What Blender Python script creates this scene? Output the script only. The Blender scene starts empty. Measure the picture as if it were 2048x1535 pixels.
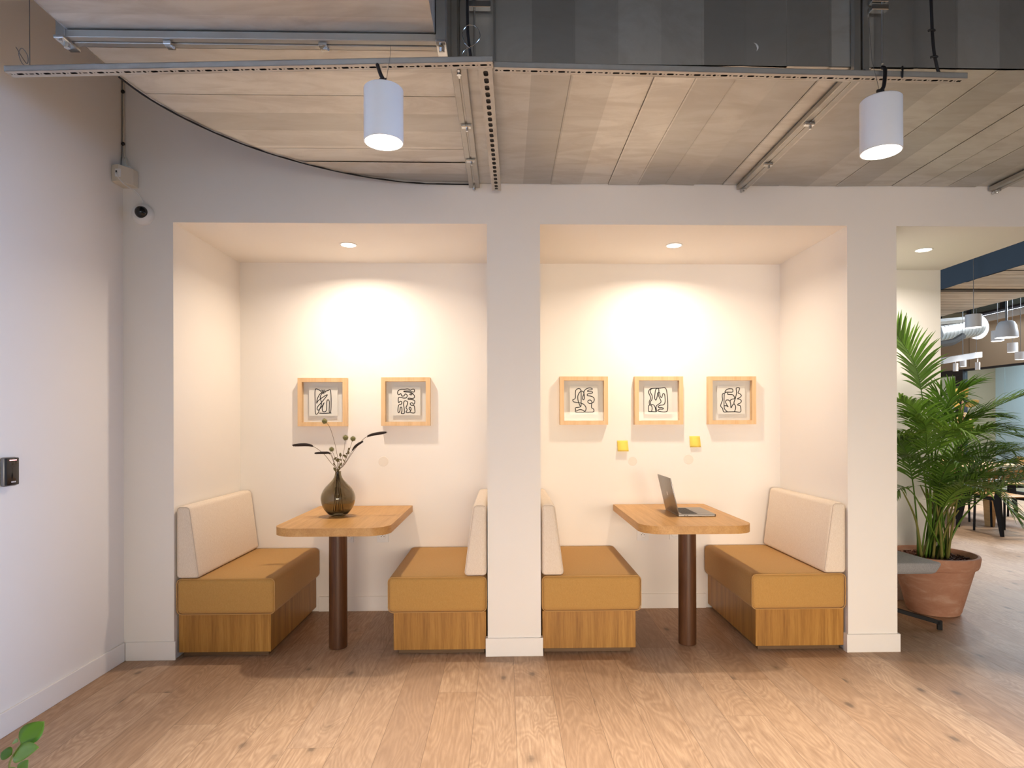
import bpy, bmesh, math, random
from mathutils import Vector, Matrix
random.seed(7)
scene = bpy.context.scene
COL = scene.collection
PI = math.pi

# ------------------------------------------------------------------ camera
FPX, CX, CY = 1250.0, 1040.6, 843.5          # focal length and principal point, in photo pixels (2048 wide)
CAM_H = 1.3445
RV = Vector((0.99969825, -0.02443283, -0.00254051))
UV = Vector((0.00253975, -0.0000620721, 0.99999677))
FV = Vector((0.02443291, 0.99970147, 0.0))
cam_data = bpy.data.cameras.new('camera')
cam = bpy.data.objects.new('camera', cam_data)
COL.objects.link(cam)
cam_data.sensor_fit = 'HORIZONTAL'
cam_data.sensor_width = 36.0
cam_data.lens = FPX / 2048.0 * 36.0
cam_data.shift_x = (1024.0 - CX) / 2048.0
cam_data.shift_y = (CY - 767.5) / 2048.0
cam_data.clip_start = 0.05
cam_data.clip_end = 100
m = Matrix((RV, UV, -FV)).transposed().to_4x4()
m.translation = Vector((0, 0, CAM_H))
cam.matrix_world = m
scene.camera = cam

# ------------------------------------------------------------------ view, world
scene.view_settings.view_transform = 'Standard'
scene.view_settings.look = 'None'
scene.view_settings.gamma = 1.0
scene.view_settings.use_curve_mapping = False
scene.view_settings.exposure = 0.2
scene.cycles.use_denoising = True
scene.cycles.max_bounces = 10
scene.cycles.diffuse_bounces = 6
scene.cycles.sample_clamp_indirect = 8.0
world = bpy.data.worlds.new('world')
scene.world = world
world.use_nodes = True
bg = world.node_tree.nodes['Background']
bg.inputs[0].default_value = (0.62, 0.80, 1.0, 1)
bg.inputs[1].default_value = 1.3

# key dimensions
D = 3.597          # front wall face
B = 4.492          # back wall of the booths
ZT = 2.483         # booth ceiling
XL = -2.162        # left wall
ZD = 2.714         # underside of the big duct
ZC = 3.95          # slab
B3 = 4.64          # back wall of the passage bay
WARM = (1.0, 0.83, 0.66)
DAY = (0.36, 0.58, 1.0)

# ------------------------------------------------------------------ lights
def area(name, loc, rot, sx, sy, energy, color, spread=180):
    l = bpy.data.lights.new(name, 'AREA')
    l.shape = 'RECTANGLE'; l.size = sx; l.size_y = sy
    l.energy = energy; l.color = color; l.spread = math.radians(spread)
    o = bpy.data.objects.new(name, l); COL.objects.link(o)
    o.location = loc; o.rotation_euler = rot
    return o
def spot(name, loc, energy, color, angle=150, blend=0.6, radius=0.03, rot=(0, 0, 0)):
    l = bpy.data.lights.new(name, 'SPOT')
    l.energy = energy; l.color = color
    l.spot_size = math.radians(angle); l.spot_blend = blend
    l.shadow_soft_size = radius
    o = bpy.data.objects.new(name, l); COL.objects.link(o)
    o.location = loc; o.rotation_euler = rot
    return o
# added warm fill from behind the camera, then daylight through the side window
area('added_rear_fill', (1.5, -4.3, 0.95), (math.radians(84), 0, 0), 4.6, 1.2, 40, (1.0, 0.82, 0.64), 50)
area('daylight_window_side', (5.9, 0.3, 1.15), (math.radians(90), 0, math.radians(90)), 2.4, 1.7, 60, DAY, 40)
# daylight in the room behind
area('daylight_room_beyond', (9.2, 9.0, 3.6), (0, math.radians(65), 0), 0.6, 6.0, 300, (0.78, 0.88, 1.0))
BOOTH_W, PENDANT_W = 18, 225

# ------------------------------------------------------------------ helpers
def at(x, y, Y):
    d = FV + RV * ((x - CX) / FPX) - UV * ((y - CY) / FPX)
    t = Y / d.y
    return Vector((0, 0, CAM_H)) + d * t
def tag(o, label=None, cat=None, group=None, kind=None):
    if label: o['label'] = label
    if cat: o['category'] = cat
    if group: o['group'] = group
    if kind: o['kind'] = kind
    return o
def thing(name, loc, label, cat, group=None, rz=0.0):
    o = bpy.data.objects.new(name, None)
    COL.objects.link(o)
    o.empty_display_size = 0.1
    o.location = loc; o.rotation_euler = (0, 0, rz)
    return tag(o, label, cat, group)
def origin(o):
    v = Vector((0, 0, 0))
    while o is not None:
        v += o.location; o = o.parent
    return v
class MB:
    def __init__(s):
        s.bm = bmesh.new()
    def add(s, verts, faces):
        vs = [s.bm.verts.new(v) for v in verts]
        for f in faces:
            try: s.bm.faces.new([vs[i] for i in f])
            except ValueError: pass
        return vs
    def box(s, x0, x1, y0, y1, z0, z1, r=0.0, seg=2):
        vs = s.add([(x, y, z) for x in (x0, x1) for y in (y0, y1) for z in (z0, z1)],
                   [(0, 1, 3, 2), (4, 6, 7, 5), (0, 4, 5, 1), (2, 3, 7, 6), (0, 2, 6, 4), (1, 5, 7, 3)])
        if r > 0:
            es = list({e for v in vs for e in v.link_edges})
            bmesh.ops.bevel(s.bm, geom=es, offset=r, segments=seg, profile=0.5, affect='EDGES')
        return s
    def hexa(s, pts, r=0.0, seg=3):
        """eight points: bottom four (ccw) then top four"""
        vs = s.add(pts, [(3, 2, 1, 0), (4, 5, 6, 7), (0, 1, 5, 4), (1, 2, 6, 5), (2, 3, 7, 6), (3, 0, 4, 7)])
        if r > 0:
            es = list({e for v in vs for e in v.link_edges})
            bmesh.ops.bevel(s.bm, geom=es, offset=r, segments=seg, profile=0.5, affect='EDGES')
        return s
    def prism(s, poly, z0, z1, r=0.0, seg=2):
        n = len(poly)
        vs = s.add([(p[0], p[1], z0) for p in poly] + [(p[0], p[1], z1) for p in poly],
                   [tuple(range(n))[::-1], tuple(range(n, 2 * n))] + [(i, (i + 1) % n, n + (i + 1) % n, n + i) for i in range(n)])
        if r > 0:
            es = [e for v in vs for e in v.link_edges if abs(e.verts[0].co.z - e.verts[1].co.z) < 1e-6]
            bmesh.ops.bevel(s.bm, geom=list(set(es)), offset=r, segments=seg, profile=0.5, affect='EDGES')
        return s
    def lathe(s, prof, c=(0, 0, 0), n=32, cap0=True, cap1=True):
        rows = []
        for r, z in prof:
            rows.append([s.bm.verts.new((c[0] + r * math.cos(2 * PI * i / n), c[1] + r * math.sin(2 * PI * i / n), c[2] + z)) for i in range(n)])
        for a, b in zip(rows, rows[1:]):
            for i in range(n):
                s.bm.faces.new((a[i], a[(i + 1) % n], b[(i + 1) % n], b[i]))
        if cap0: s.bm.faces.new(rows[0][::-1])
        if cap1: s.bm.faces.new(rows[-1])
        return s
    def tube(s, pts, r, n=8, closed=False, flat=None):
        pts = [Vector(p) for p in pts]
        k = len(pts)
        rs = r if isinstance(r, (list, tuple)) else [r] * k
        rows = []; up = None
        for i, p in enumerate(pts):
            if closed: t = pts[(i + 1) % k] - pts[i - 1]
            else: t = pts[min(i + 1, k - 1)] - pts[max(i - 1, 0)]
            if t.length < 1e-9: t = Vector((0, 0, 1))
            t.normalize()
            if up is None:
                up = Vector((0, 0, 1)) if abs(t.z) < 0.9 else Vector((1, 0, 0))
            a = t.cross(up)
            if a.length < 1e-6: a = t.orthogonal()
            a.normalize(); b = a.cross(t).normalized(); up = b
            rows.append([s.bm.verts.new(p + (a * math.cos(2 * PI * j / n) + b * math.sin(2 * PI * j / n)) * rs[i]) for j in range(n)])
        rng = range(k) if closed else range(k - 1)
        for i in rng:
            A, C = rows[i], rows[(i + 1) % k]
            for j in range(n):
                s.bm.faces.new((A[j], A[(j + 1) % n], C[(j + 1) % n], C[j]))
        if not closed:
            s.bm.faces.new(rows[0][::-1]); s.bm.faces.new(rows[-1])
        return s
    def sphere(s, c, r, sx=1, sy=1, sz=1, u=16, v=10):
        res = bmesh.ops.create_uvsphere(s.bm, u_segments=u, v_segments=v, radius=r)
        for w in res['verts']:
            w.co = Vector((w.co.x * sx, w.co.y * sy, w.co.z * sz)) + Vector(c)
        return s
    def xf(s, mat):
        bmesh.ops.transform(s.bm, matrix=mat, verts=s.bm.verts)
        return s
    def build(s, name, mat, parent=None, world=True, smooth=False, angle=35, label=None):
        me = bpy.data.meshes.new(name)
        bmesh.ops.recalc_face_normals(s.bm, faces=s.bm.faces)
        if parent is not None and world:
            o3 = origin(parent)
            bmesh.ops.translate(s.bm, vec=-o3, verts=s.bm.verts)
        s.bm.to_mesh(me); s.bm.free()
        me.materials.append(mat)
        if smooth:
            for p in me.polygons: p.use_smooth = True
            if angle < 180:
                try: me.set_sharp_from_angle(angle=math.radians(angle))
                except Exception: pass
        o = bpy.data.objects.new(name, me)
        COL.objects.link(o)
        if parent is not None: o.parent = parent
        if label: o['label'] = label
        return o
def copy_tree(o, parent=None):
    c = o.copy(); COL.objects.link(c); c.parent = parent
    for ch in [x for x in bpy.data.objects if x.parent == o]:
        copy_tree(ch, c)
    return c
def rrect(x0, x1, y0, y1, radii, n=8):
    """rounded rectangle, radii for corners (x0y0, x1y0, x1y1, x0y1)"""
    out = []
    cs = [(x0, y0, 1, 1, PI), (x1, y0, -1, 1, 1.5 * PI), (x1, y1, -1, -1, 0), (x0, y1, 1, -1, 0.5 * PI)]
    for (x, y, sx, sy, a0), r in zip(cs, radii):
        if r <= 0: out.append((x, y)); continue
        cx, cy = x + sx * r, y + sy * r
        for i in range(n + 1):
            a = a0 + 0.5 * PI * i / n
            out.append((cx + r * math.cos(a), cy + r * math.sin(a)))
    return out
def round_poly(pts, r, n=5):
    out = []; k = len(pts)
    for i in range(k):
        p = Vector(pts[i]); a = (Vector(pts[i - 1]) - p).normalized(); b = (Vector(pts[(i + 1) % k]) - p).normalized()
        for j in range(n + 1):
            t = j / n; out.append(p + a * r * (1 - t) ** 2 + b * r * t ** 2)
    return out
def bez(p0, p1, p2, p3, n):
    p0, p1, p2, p3 = map(Vector, (p0, p1, p2, p3))
    return [p0 * (1 - t) ** 3 + p1 * 3 * t * (1 - t) ** 2 + p2 * 3 * t * t * (1 - t) + p3 * t ** 3 for t in [i / n for i in range(n + 1)]]
def crom(pts, k=5, closed=False):
    pts = [Vector(p) for p in pts]; n = len(pts); out = []
    rng = n if closed else n - 1
    for i in range(rng):
        if closed: a, b, c, d = pts[i - 1], pts[i], pts[(i + 1) % n], pts[(i + 2) % n]
        else: a, b, c, d = pts[max(i - 1, 0)], pts[i], pts[i + 1], pts[min(i + 2, n - 1)]
        for j in range(k):
            t = j / k
            out.append(0.5 * ((2 * b) + (c - a) * t + (2 * a - 5 * b + 4 * c - d) * t * t + (3 * b - a - 3 * c + d) * t ** 3))
    if not closed: out.append(pts[-1])
    return out

# ------------------------------------------------------------------ materials
class NT:
    def __init__(s, name):
        s.m = bpy.data.materials.new(name); s.m.use_nodes = True
        s.t = s.m.node_tree; s.b = s.t.nodes['Principled BSDF']; s.out = s.t.nodes['Material Output']
    def n(s, typ, **kw):
        nd = s.t.nodes.new(typ)
        for k, v in kw.items(): setattr(nd, k, v)
        return nd
    def l(s, a, b): s.t.links.new(a, b)
    def val(s, sock, v):
        if hasattr(v, 'is_linked') or hasattr(v, 'links'): s.l(v, sock)
        else: sock.default_value = v
    def math(s, op, a, b=None, c=None, clamp=False):
        nd = s.n('ShaderNodeMath', operation=op); nd.use_clamp = clamp
        s.val(nd.inputs[0], a)
        if b is not None: s.val(nd.inputs[1], b)
        if c is not None: s.val(nd.inputs[2], c)
        return nd.outputs[0]
    def coords(s):
        return s.n('ShaderNodeTexCoord').outputs['Object']
    def sep(s, v):
        nd = s.n('ShaderNodeSeparateXYZ'); s.l(v, nd.inputs[0]); return nd.outputs
    def comb(s, x, y, z):
        nd = s.n('ShaderNodeCombineXYZ')
        for i, v in enumerate((x, y, z)): s.val(nd.inputs[i], v)
        return nd.outputs[0]
    def noise(s, vec, scale, detail=3, rough=0.5, dist=0.0):
        nd = s.n('ShaderNodeTexNoise'); s.l(vec, nd.inputs['Vector'])
        nd.inputs['Scale'].default_value = scale; nd.inputs['Detail'].default_value = detail
        nd.inputs['Roughness'].default_value = rough; nd.inputs['Distortion'].default_value = dist
        return nd.outputs['Fac']
    def white(s, vec):
        nd = s.n('ShaderNodeTexWhiteNoise'); s.l(vec, nd.inputs['Vector']); return nd.outputs['Value']
    def ramp(s, fac, stops):
        nd = s.n('ShaderNodeValToRGB'); s.l(fac, nd.inputs[0])
        e = nd.color_ramp.elements
        while len(e) < len(stops): e.new(0.5)
        for el, (p, c) in zip(e, stops):
            el.position = p; el.color = (*c, 1) if len(c) == 3 else c
        return nd.outputs[0]
    def mix(s, fac, a, b, mode='MIX'):
        nd = s.n('ShaderNodeMix', data_type='RGBA', blend_type=mode)
        s.val(nd.inputs[0], fac)
        for i, v in ((6, a), (7, b)):
            if isinstance(v, tuple): nd.inputs[i].default_value = (*v, 1)
            else: s.l(v, nd.inputs[i])
        return nd.outputs[2]
    def bump(s, h, strength=0.2, dist=0.002):
        nd = s.n('ShaderNodeBump'); nd.inputs['Strength'].default_value = strength
        nd.inputs['Distance'].default_value = dist
        s.l(h, nd.inputs['Height']); s.l(nd.outputs[0], s.b.inputs['Normal'])
    def set(s, **kw):
        names = dict(color='Base Color', rough='Roughness', metal='Metallic', spec='Specular IOR Level', trans='Transmission Weight', ior='IOR', sheen='Sheen Weight', coat='Coat Weight')
        for k, v in kw.items():
            sock = s.b.inputs[names[k]]
            if isinstance(v, tuple): sock.default_value = (*v, 1)
            else: s.val(sock, v)
        return s

def plain(name, color, rough=0.5, metal=0.0, spec=0.5, var=0.05, scale=30.0, bump=0.0):
    t = NT(name); c = t.coords()
    nz = t.noise(c, scale, 3)
    col = t.mix(nz, tuple(x * (1 - var) for x in color), tuple(min(1, x * (1 + var)) for x in color))
    t.set(color=col, rough=rough, metal=metal, spec=spec)
    if bump: t.bump(nz, bump, 0.001)
    return t.m
def emit(name, color, strength):
    t = NT(name)
    t.set(color=(0.9, 0.9, 0.9), rough=0.5)
    t.b.inputs['Emission Color'].default_value = (*color, 1)
    t.b.inputs['Emission Strength'].default_value = strength
    return t.m
def wall_paint(name, color):
    t = NT(name); c = t.coords()
    n1 = t.noise(c, 260, 2); n2 = t.noise(c, 3.0, 2)
    t.set(color=t.mix(n2, tuple(x * 0.975 for x in color), color), rough=0.62, spec=0.3)
    t.bump(n1, 0.06, 0.001)
    return t.m
M = {}
M['wall'] = wall_paint('white_wall_paint', (0.86, 0.825, 0.775))
M['skirting'] = plain('white_skirting_paint', (0.86, 0.83, 0.785), 0.42, var=0.01)
M['duct_shade'] = plain('shaded_duct_sheet', (0.085, 0.115, 0.15), 0.5, 0.3, var=0.06, scale=3)  # shade on the far duct's unlit sides, put into the colour
M['tan_wall'] = wall_paint('tan_wall_paint', (0.50, 0.36, 0.235))
M['pale_wall'] = wall_paint('pale_blue_wall_paint', (0.66, 0.72, 0.78))
M['slab'] = plain('grey_concrete_slab', (0.11, 0.108, 0.10), 0.8, var=0.12, scale=4)

def floor_material():
    t = NT('oak_plank_floor'); c = t.coords(); x, y, z = t.sep(c)
    W, L = 0.19, 2.2
    u = t.math('DIVIDE', t.math('SUBTRACT', x, 0.045), W)
    ix = t.math('FLOOR', u); fx = t.math('SUBTRACT', u, ix)
    off = t.white(t.comb(ix, 3.7, 1.3))
    v = t.math('ADD', t.math('DIVIDE', y, L), t.math('MULTIPLY', off, 5.0))
    iy = t.math('FLOOR', v); fy = t.math('SUBTRACT', v, iy)
    r1 = t.white(t.comb(ix, iy, 0.5)); r2 = t.white(t.comb(ix, iy, 7.5))
    # grain, stretched along the plank
    gx = t.math('ADD', x, t.math('MULTIPLY', r1, 13.0)); gy = t.math('ADD', t.math('MULTIPLY', y, 0.09), t.math('MULTIPLY', r2, 9.0))
    fine = t.noise(t.comb(gx, gy, r1), 90, 4, 0.65, 0.3)
    wx = t.math('ADD', x, t.math('MULTIPLY', r1, 13.0)); wy = t.math('ADD', t.math('MULTIPLY', y, 0.22), t.math('MULTIPLY', r2, 9.0))
    broad = t.noise(t.comb(wx, wy, r2), 5.5, 2, 0.5, 0.6)
    rings = t.math('SINE', t.math('MULTIPLY', broad, 130.0))
    rings = t.math('MULTIPLY_ADD', rings, 0.5, 0.5)
    patch = t.noise(t.comb(wx, wy, 4.0), 7.0, 2)
    ringf = t.math('MULTIPLY', rings, t.math('MULTIPLY', patch, 0.62))
    base = t.ramp(r1, [(0.0, (0.44, 0.275, 0.165)), (0.35, (0.52, 0.34, 0.21)), (0.7, (0.57, 0.385, 0.245)), (1.0, (0.62, 0.425, 0.275))])
    col = t.mix(t.ramp(fine, [(0.38, (0, 0, 0)), (0.68, (0.64, 0.64, 0.64))]), base, (0.33, 0.195, 0.11))
    dirt = t.noise(c, 2.3, 4, 0.6)
    col = t.mix(t.math('MULTIPLY', dirt, 0.28), col, (0.36, 0.24, 0.155))
    col = t.mix(ringf, col, (0.25, 0.14, 0.078))
    smoky = t.math('MULTIPLY', t.math('GREATER_THAN', r2, 0.78), t.math('MULTIPLY', patch, 0.35))
    col = t.mix(smoky, col, (0.30, 0.22, 0.17))
    # knots
    vo = t.n('ShaderNodeTexVoronoi', feature='F1'); t.l(t.comb(t.math('MULTIPLY', x, 1.0), t.math('MULTIPLY', y, 0.55), r1), vo.inputs['Vector']); vo.inputs['Scale'].default_value = 6.6
    dist = vo.outputs['Distance']
    wob = t.math('ADD', dist, t.math('MULTIPLY', t.math('SUBTRACT', t.noise(c, 45, 3), 0.5), 0.09))
    vsel = t.math('GREATER_THAN', t.sep(vo.outputs['Color'])[0], 0.50)
    knot = t.math('MULTIPLY', t.ramp(wob, [(0.0, (1, 1, 1)), (0.06, (0.85, 0.85, 0.85)), (0.13, (0.20, 0.20, 0.20)), (0.27, (0, 0, 0))]), vsel)
    col = t.mix(t.math('MULTIPLY', knot, 0.85), col, (0.11, 0.075, 0.05))
    # joints
    gw = 0.006
    e1 = t.math('LESS_THAN', fx, gw); e2 = t.math('GREATER_THAN', fx, 1 - gw)
    e3 = t.math('LESS_THAN', fy, 0.0008)
    joint = t.math('MAXIMUM', t.math('MAXIMUM', e1, e2), e3)
    col = t.mix(t.math('MULTIPLY', joint, 0.75), col, (0.16, 0.10, 0.06))
    t.set(color=col, rough=t.math('MULTIPLY_ADD', fine, 0.18, 0.40), spec=0.35)
    t.bump(t.math('SUBTRACT', t.math('MULTIPLY', fine, 0.3), joint), 0.25, 0.001)
    return t.m
M['floor'] = floor_material()

def veneer(name, c0, c1, c2, axis='z', scale=1.0, rough=0.42, stripe=0.13):
    """straight grained oak: grain runs along the given axis"""
    t = NT(name); c = t.coords(); x, y, z = t.sep(c)
    k = 0.045
    if axis == 'z': p = t.comb(t.math('ADD', x, t.math('MULTIPLY', y, 0.93)), 0.37, t.math('MULTIPLY', z, k)); a = t.math('ADD', x, y)
    elif axis == 'y': p = t.comb(x, t.math('MULTIPLY', y, k), t.math('MULTIPLY', z, 1.0)); a = x
    else: p = t.comb(t.math('MULTIPLY', x, k), y, z); a = y
    leafi = t.math('FLOOR', t.math('DIVIDE', a, stripe))
    lr = t.white(t.comb(leafi, 2.2, 5.1))
    f1 = t.noise(p, 150 * scale, 3, 0.7); f2 = t.noise(p, 22 * scale, 3, 0.6, 0.4)
    col = t.ramp(t.math('ADD', t.math('MULTIPLY', f1, 0.45), t.math('MULTIPLY', f2, 0.55)), [(0.33, c2), (0.5, c1), (0.64, c0)])
    col = t.mix(t.math('MULTIPLY', lr, 0.28), col, c2)
    t.set(color=col, rough=rough, spec=0.4)
    t.bump(f1, 0.12, 0.0006)
    return t.m
OAK = ((0.50, 0.262, 0.056), (0.40, 0.192, 0.036), (0.25, 0.108, 0.018))
M['oak_z'] = veneer('oak_veneer_upright', *OAK, axis='z')
M['oak_y'] = veneer('oak_veneer_tabletop', (0.66, 0.385, 0.145), (0.58, 0.32, 0.11), (0.46, 0.235, 0.07), axis='y', stripe=0.11)
M['plinth'] = veneer('dark_oak_plinth', (0.22, 0.13, 0.06), (0.16, 0.09, 0.04), (0.10, 0.055, 0.025), axis='x')
M['stained'] = veneer('dark_stained_wood', (0.17, 0.075, 0.030), (0.105, 0.043, 0.017), (0.055, 0.022, 0.010), axis='z', scale=0.7, rough=0.35, stripe=10)
M['frame_wood'] = veneer('pale_maple_frame', (0.80, 0.56, 0.32), (0.74, 0.50, 0.27), (0.64, 0.41, 0.20), axis='z', stripe=10)

def fabric(name, c0, c1, scale=520):
    t = NT(name); c = t.coords(); x, y, z = t.sep(c)
    h1 = t.noise(t.comb(x, y, t.math('MULTIPLY', z, 5.0)), scale * 0.35, 3, 0.7)
    h2 = t.noise(t.comb(t.math('MULTIPLY', x, 5.0), t.math('MULTIPLY', y, 5.0), z), scale * 0.2, 3, 0.7)
    col = t.mix(t.math('MULTIPLY_ADD', t.math('ADD', h1, h2), 1.6, -1.1, clamp=True), c0, c1)
    t.set(color=col, rough=0.92, spec=0.15, sheen=0.15)
    t.bump(t.noise(c, scale, 2), 0.35, 0.0012)
    return t.m
M['tan_fabric'] = fabric('tan_seat_fabric', (0.44, 0.240, 0.068), (0.56, 0.325, 0.105))
M['cream_fabric'] = fabric('cream_back_fabric', (0.72, 0.60, 0.47), (0.88, 0.78, 0.66), 300)
M['tan_piping'] = plain('tan_piping', (0.50, 0.29, 0.10), 0.8)
M['cream_piping'] = plain('cream_piping', (0.62, 0.52, 0.42), 0.8)
M['grey_fabric'] = fabric('grey_stool_fabric', (0.20, 0.20, 0.21), (0.38, 0.38, 0.39), 400)
M['black_metal'] = plain('black_powder_coat', (0.010, 0.010, 0.011), 0.6, 0.0, 0.2)
M['chrome'] = plain('zinc_bolt', (0.65, 0.66, 0.66), 0.22, 1.0)

def galvanised(name, base=(0.63, 0.62, 0.59), pitch=0.166, axis='x', phase=0.099, rough=0.36, var=0.34):
    t = NT(name); c = t.coords(); x, y, z = t.sep(c)
    a = x if axis == 'x' else y
    i = t.math('FLOOR', t.math('DIVIDE', t.math('SUBTRACT', a, phase), pitch))
    r = t.white(t.comb(i, 1.1, 2.7))
    scuff = t.noise(t.comb(x, t.math('MULTIPLY', y, 3.0), z), 2.6, 5, 0.62, 1.4)
    fine = t.noise(c, 75, 4, 0.7)
    col = t.mix(r, tuple(v * (1 - var) for v in base), tuple(min(1, v * (1 + var * 0.7)) for v in base))
    col = t.mix(t.math('MULTIPLY', t.ramp(scuff, [(0.42, (0, 0, 0)), (0.62, (1, 1, 1))]), 0.30), col, (0.40, 0.36, 0.31))
    col = t.mix(t.math('MULTIPLY', fine, 0.15), col, (0.44, 0.43, 0.41))
    t.set(color=col, metal=0.92, rough=t.math('ADD', t.math('MULTIPLY', r, 0.10), t.math('MULTIPLY_ADD', scuff, 0.22, rough)), spec=0.5)
    t.bump(t.noise(c, 2.2, 2), 0.25, 0.01)
    return t.m
M['duct_x'] = galvanised('galvanised_duct_straight')
M['duct_y'] = galvanised('galvanised_duct_elbow', axis='y', phase=2.477 - 0.166 * 3)
M['steel'] = galvanised('galvanised_flange', (0.47, 0.46, 0.43), pitch=3.0, var=0.05, rough=0.30)
M['rail'] = galvanised('galvanised_rail', (0.62, 0.61, 0.58), pitch=5.0, var=0.03, rough=0.42)
M['wire'] = plain('steel_wire', (0.30, 0.30, 0.30), 0.4, 0.8)
M['black_cable'] = plain('black_cable', (0.015, 0.014, 0.016), 0.5)
M['white_plastic'] = plain('white_plastic', (0.80, 0.80, 0.79), 0.38, var=0.01)
M['ivory_plastic'] = plain('ivory_plastic', (0.72, 0.66, 0.55), 0.45, var=0.01)
M['lamp_white'] = plain('white_lamp_enamel', (0.90, 0.91, 0.93), 0.36, var=0.01)
M['lens'] = plain('black_glossy_lens', (0.012, 0.012, 0.013), 0.08)
M['glow'] = emit('lit_diffuser', (1.0, 0.93, 0.82), 14)
M['soft_glow'] = emit('lit_diffuser_far', (1.0, 0.95, 0.88), 5)
M['red_led'] = emit('red_led', (1.0, 0.25, 0.2), 1.2)
M['mark'] = plain('light_mark', (0.75, 0.75, 0.75), 0.4)

def clear_glass(name, tint=(1, 1, 1), refl=0.06):
    t = NT(name)
    tr = t.n('ShaderNodeBsdfTransparent'); tr.inputs[0].default_value = (*tint, 1)
    gl = t.n('ShaderNodeBsdfGlossy'); gl.inputs['Roughness'].default_value = 0.02
    lw = t.n('ShaderNodeLayerWeight'); lw.inputs[0].default_value = 0.5
    mx = t.n('ShaderNodeMixShader')
    f = t.math('MULTIPLY_ADD', t.math('POWER', lw.outputs['Facing'], 4.0), 0.4, refl, clamp=True)
    t.l(f, mx.inputs[0]); t.l(tr.outputs[0], mx.inputs[1]); t.l(gl.outputs[0], mx.inputs[2])
    t.l(mx.outputs[0], t.out.inputs[0])
    return t.m
M['pane'] = clear_glass('clear_picture_glass', (0.97, 0.97, 0.96), 0.01)
M['partition_glass'] = clear_glass('partition_glass', (0.80, 0.90, 0.92), 0.06)
def smoky_glass():
    t = NT('smoky_vase_glass')
    t.set(color=(0.44, 0.40, 0.30), rough=0.01, trans=1.0, ior=1.45)
    return t.m
M['vase'] = smoky_glass()
M['stem'] = plain('dry_stem', (0.16, 0.10, 0.05), 0.8)
M['seed'] = plain('dark_seed_head', (0.028, 0.018, 0.014), 0.9, var=0.4, scale=200)
M['thistle'] = plain('olive_globe_flower', (0.20, 0.19, 0.075), 0.9, var=0.3, scale=300)
M['dry_leaf'] = plain('dry_leaf', (0.17, 0.14, 0.055), 0.85, var=0.3)
M['paper'] = plain('print_paper', (0.84, 0.82, 0.78), 0.75, var=0.01)
M['backing'] = plain('white_backing', (0.80, 0.79, 0.77), 0.8, var=0.01)
M['ink'] = plain('black_ink', (0.02, 0.016, 0.014), 0.8)
M['sticky'] = plain('yellow_sticky_paper', (0.86, 0.66, 0.12), 0.75, var=0.03)
M['filler'] = plain('sanded_filler', (0.79, 0.735, 0.655), 0.8, var=0.02)
M['laptop'] = plain('space_grey_aluminium', (0.27, 0.26, 0.25), 0.35, 0.9, var=0.02)
M['keys'] = plain('black_keys', (0.02, 0.02, 0.02), 0.5)
M['screen'] = plain('dark_screen', (0.01, 0.01, 0.012), 0.1)
def leafmat(name, c0, c1, rough=0.42):
    t = NT(name); c = t.coords()
    oi = t.n('ShaderNodeObjectInfo').outputs['Random']
    nz = t.noise(c, 5.0, 3)
    f = t.math('MULTIPLY_ADD', oi, 0.6, t.math('MULTIPLY', nz, 0.5), clamp=True)
    col = t.mix(f, c0, c1)
    t.set(color=col, rough=rough, spec=0.45)
    tl = t.n('ShaderNodeBsdfTranslucent'); t.l(col, tl.inputs[0])
    mx = t.n('ShaderNodeMixShader'); mx.inputs[0].default_value = 0.28
    t.l(t.b.outputs[0], mx.inputs[1]); t.l(tl.outputs[0], mx.inputs[2]); t.l(mx.outputs[0], t.out.inputs[0])
    return t.m
M['palm'] = leafmat('palm_leaf', (0.045, 0.12, 0.014), (0.19, 0.33, 0.04))
M['cane'] = leafmat('palm_cane', (0.20, 0.24, 0.05), (0.30, 0.24, 0.08))
M['leaf'] = leafmat('glossy_leaf', (0.05, 0.14, 0.01), (0.22, 0.36, 0.03))
M['bronze'] = leafmat('bronze_leaf', (0.10, 0.05, 0.01), (0.45, 0.28, 0.06))
def terracotta():
    t = NT('terracotta'); c = t.coords(); x, y, z = t.sep(c)
    n1 = t.noise(t.comb(x, y, t.math('MULTIPLY', z, 2.5)), 6, 5, 0.65, 0.8)
    col = t.ramp(n1, [(0.3, (0.36, 0.170, 0.105)), (0.55, (0.43, 0.225, 0.145)), (0.75, (0.52, 0.34, 0.25))])
    t.set(color=col, rough=0.8, spec=0.25); t.bump(n1, 0.2, 0.003)
    return t.m
M['terracotta'] = terracotta()
M['bark'] = plain('bark_mulch', (0.10, 0.035, 0.018), 0.95, var=0.6, scale=60, bump=0.6)
M['beech'] = veneer('background_oak', (0.62, 0.38, 0.17), (0.53, 0.31, 0.125), (0.42, 0.23, 0.08), axis='y')
M['dark_trim'] = plain('dark_metal_frame', (0.02, 0.018, 0.022), 0.4)

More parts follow.
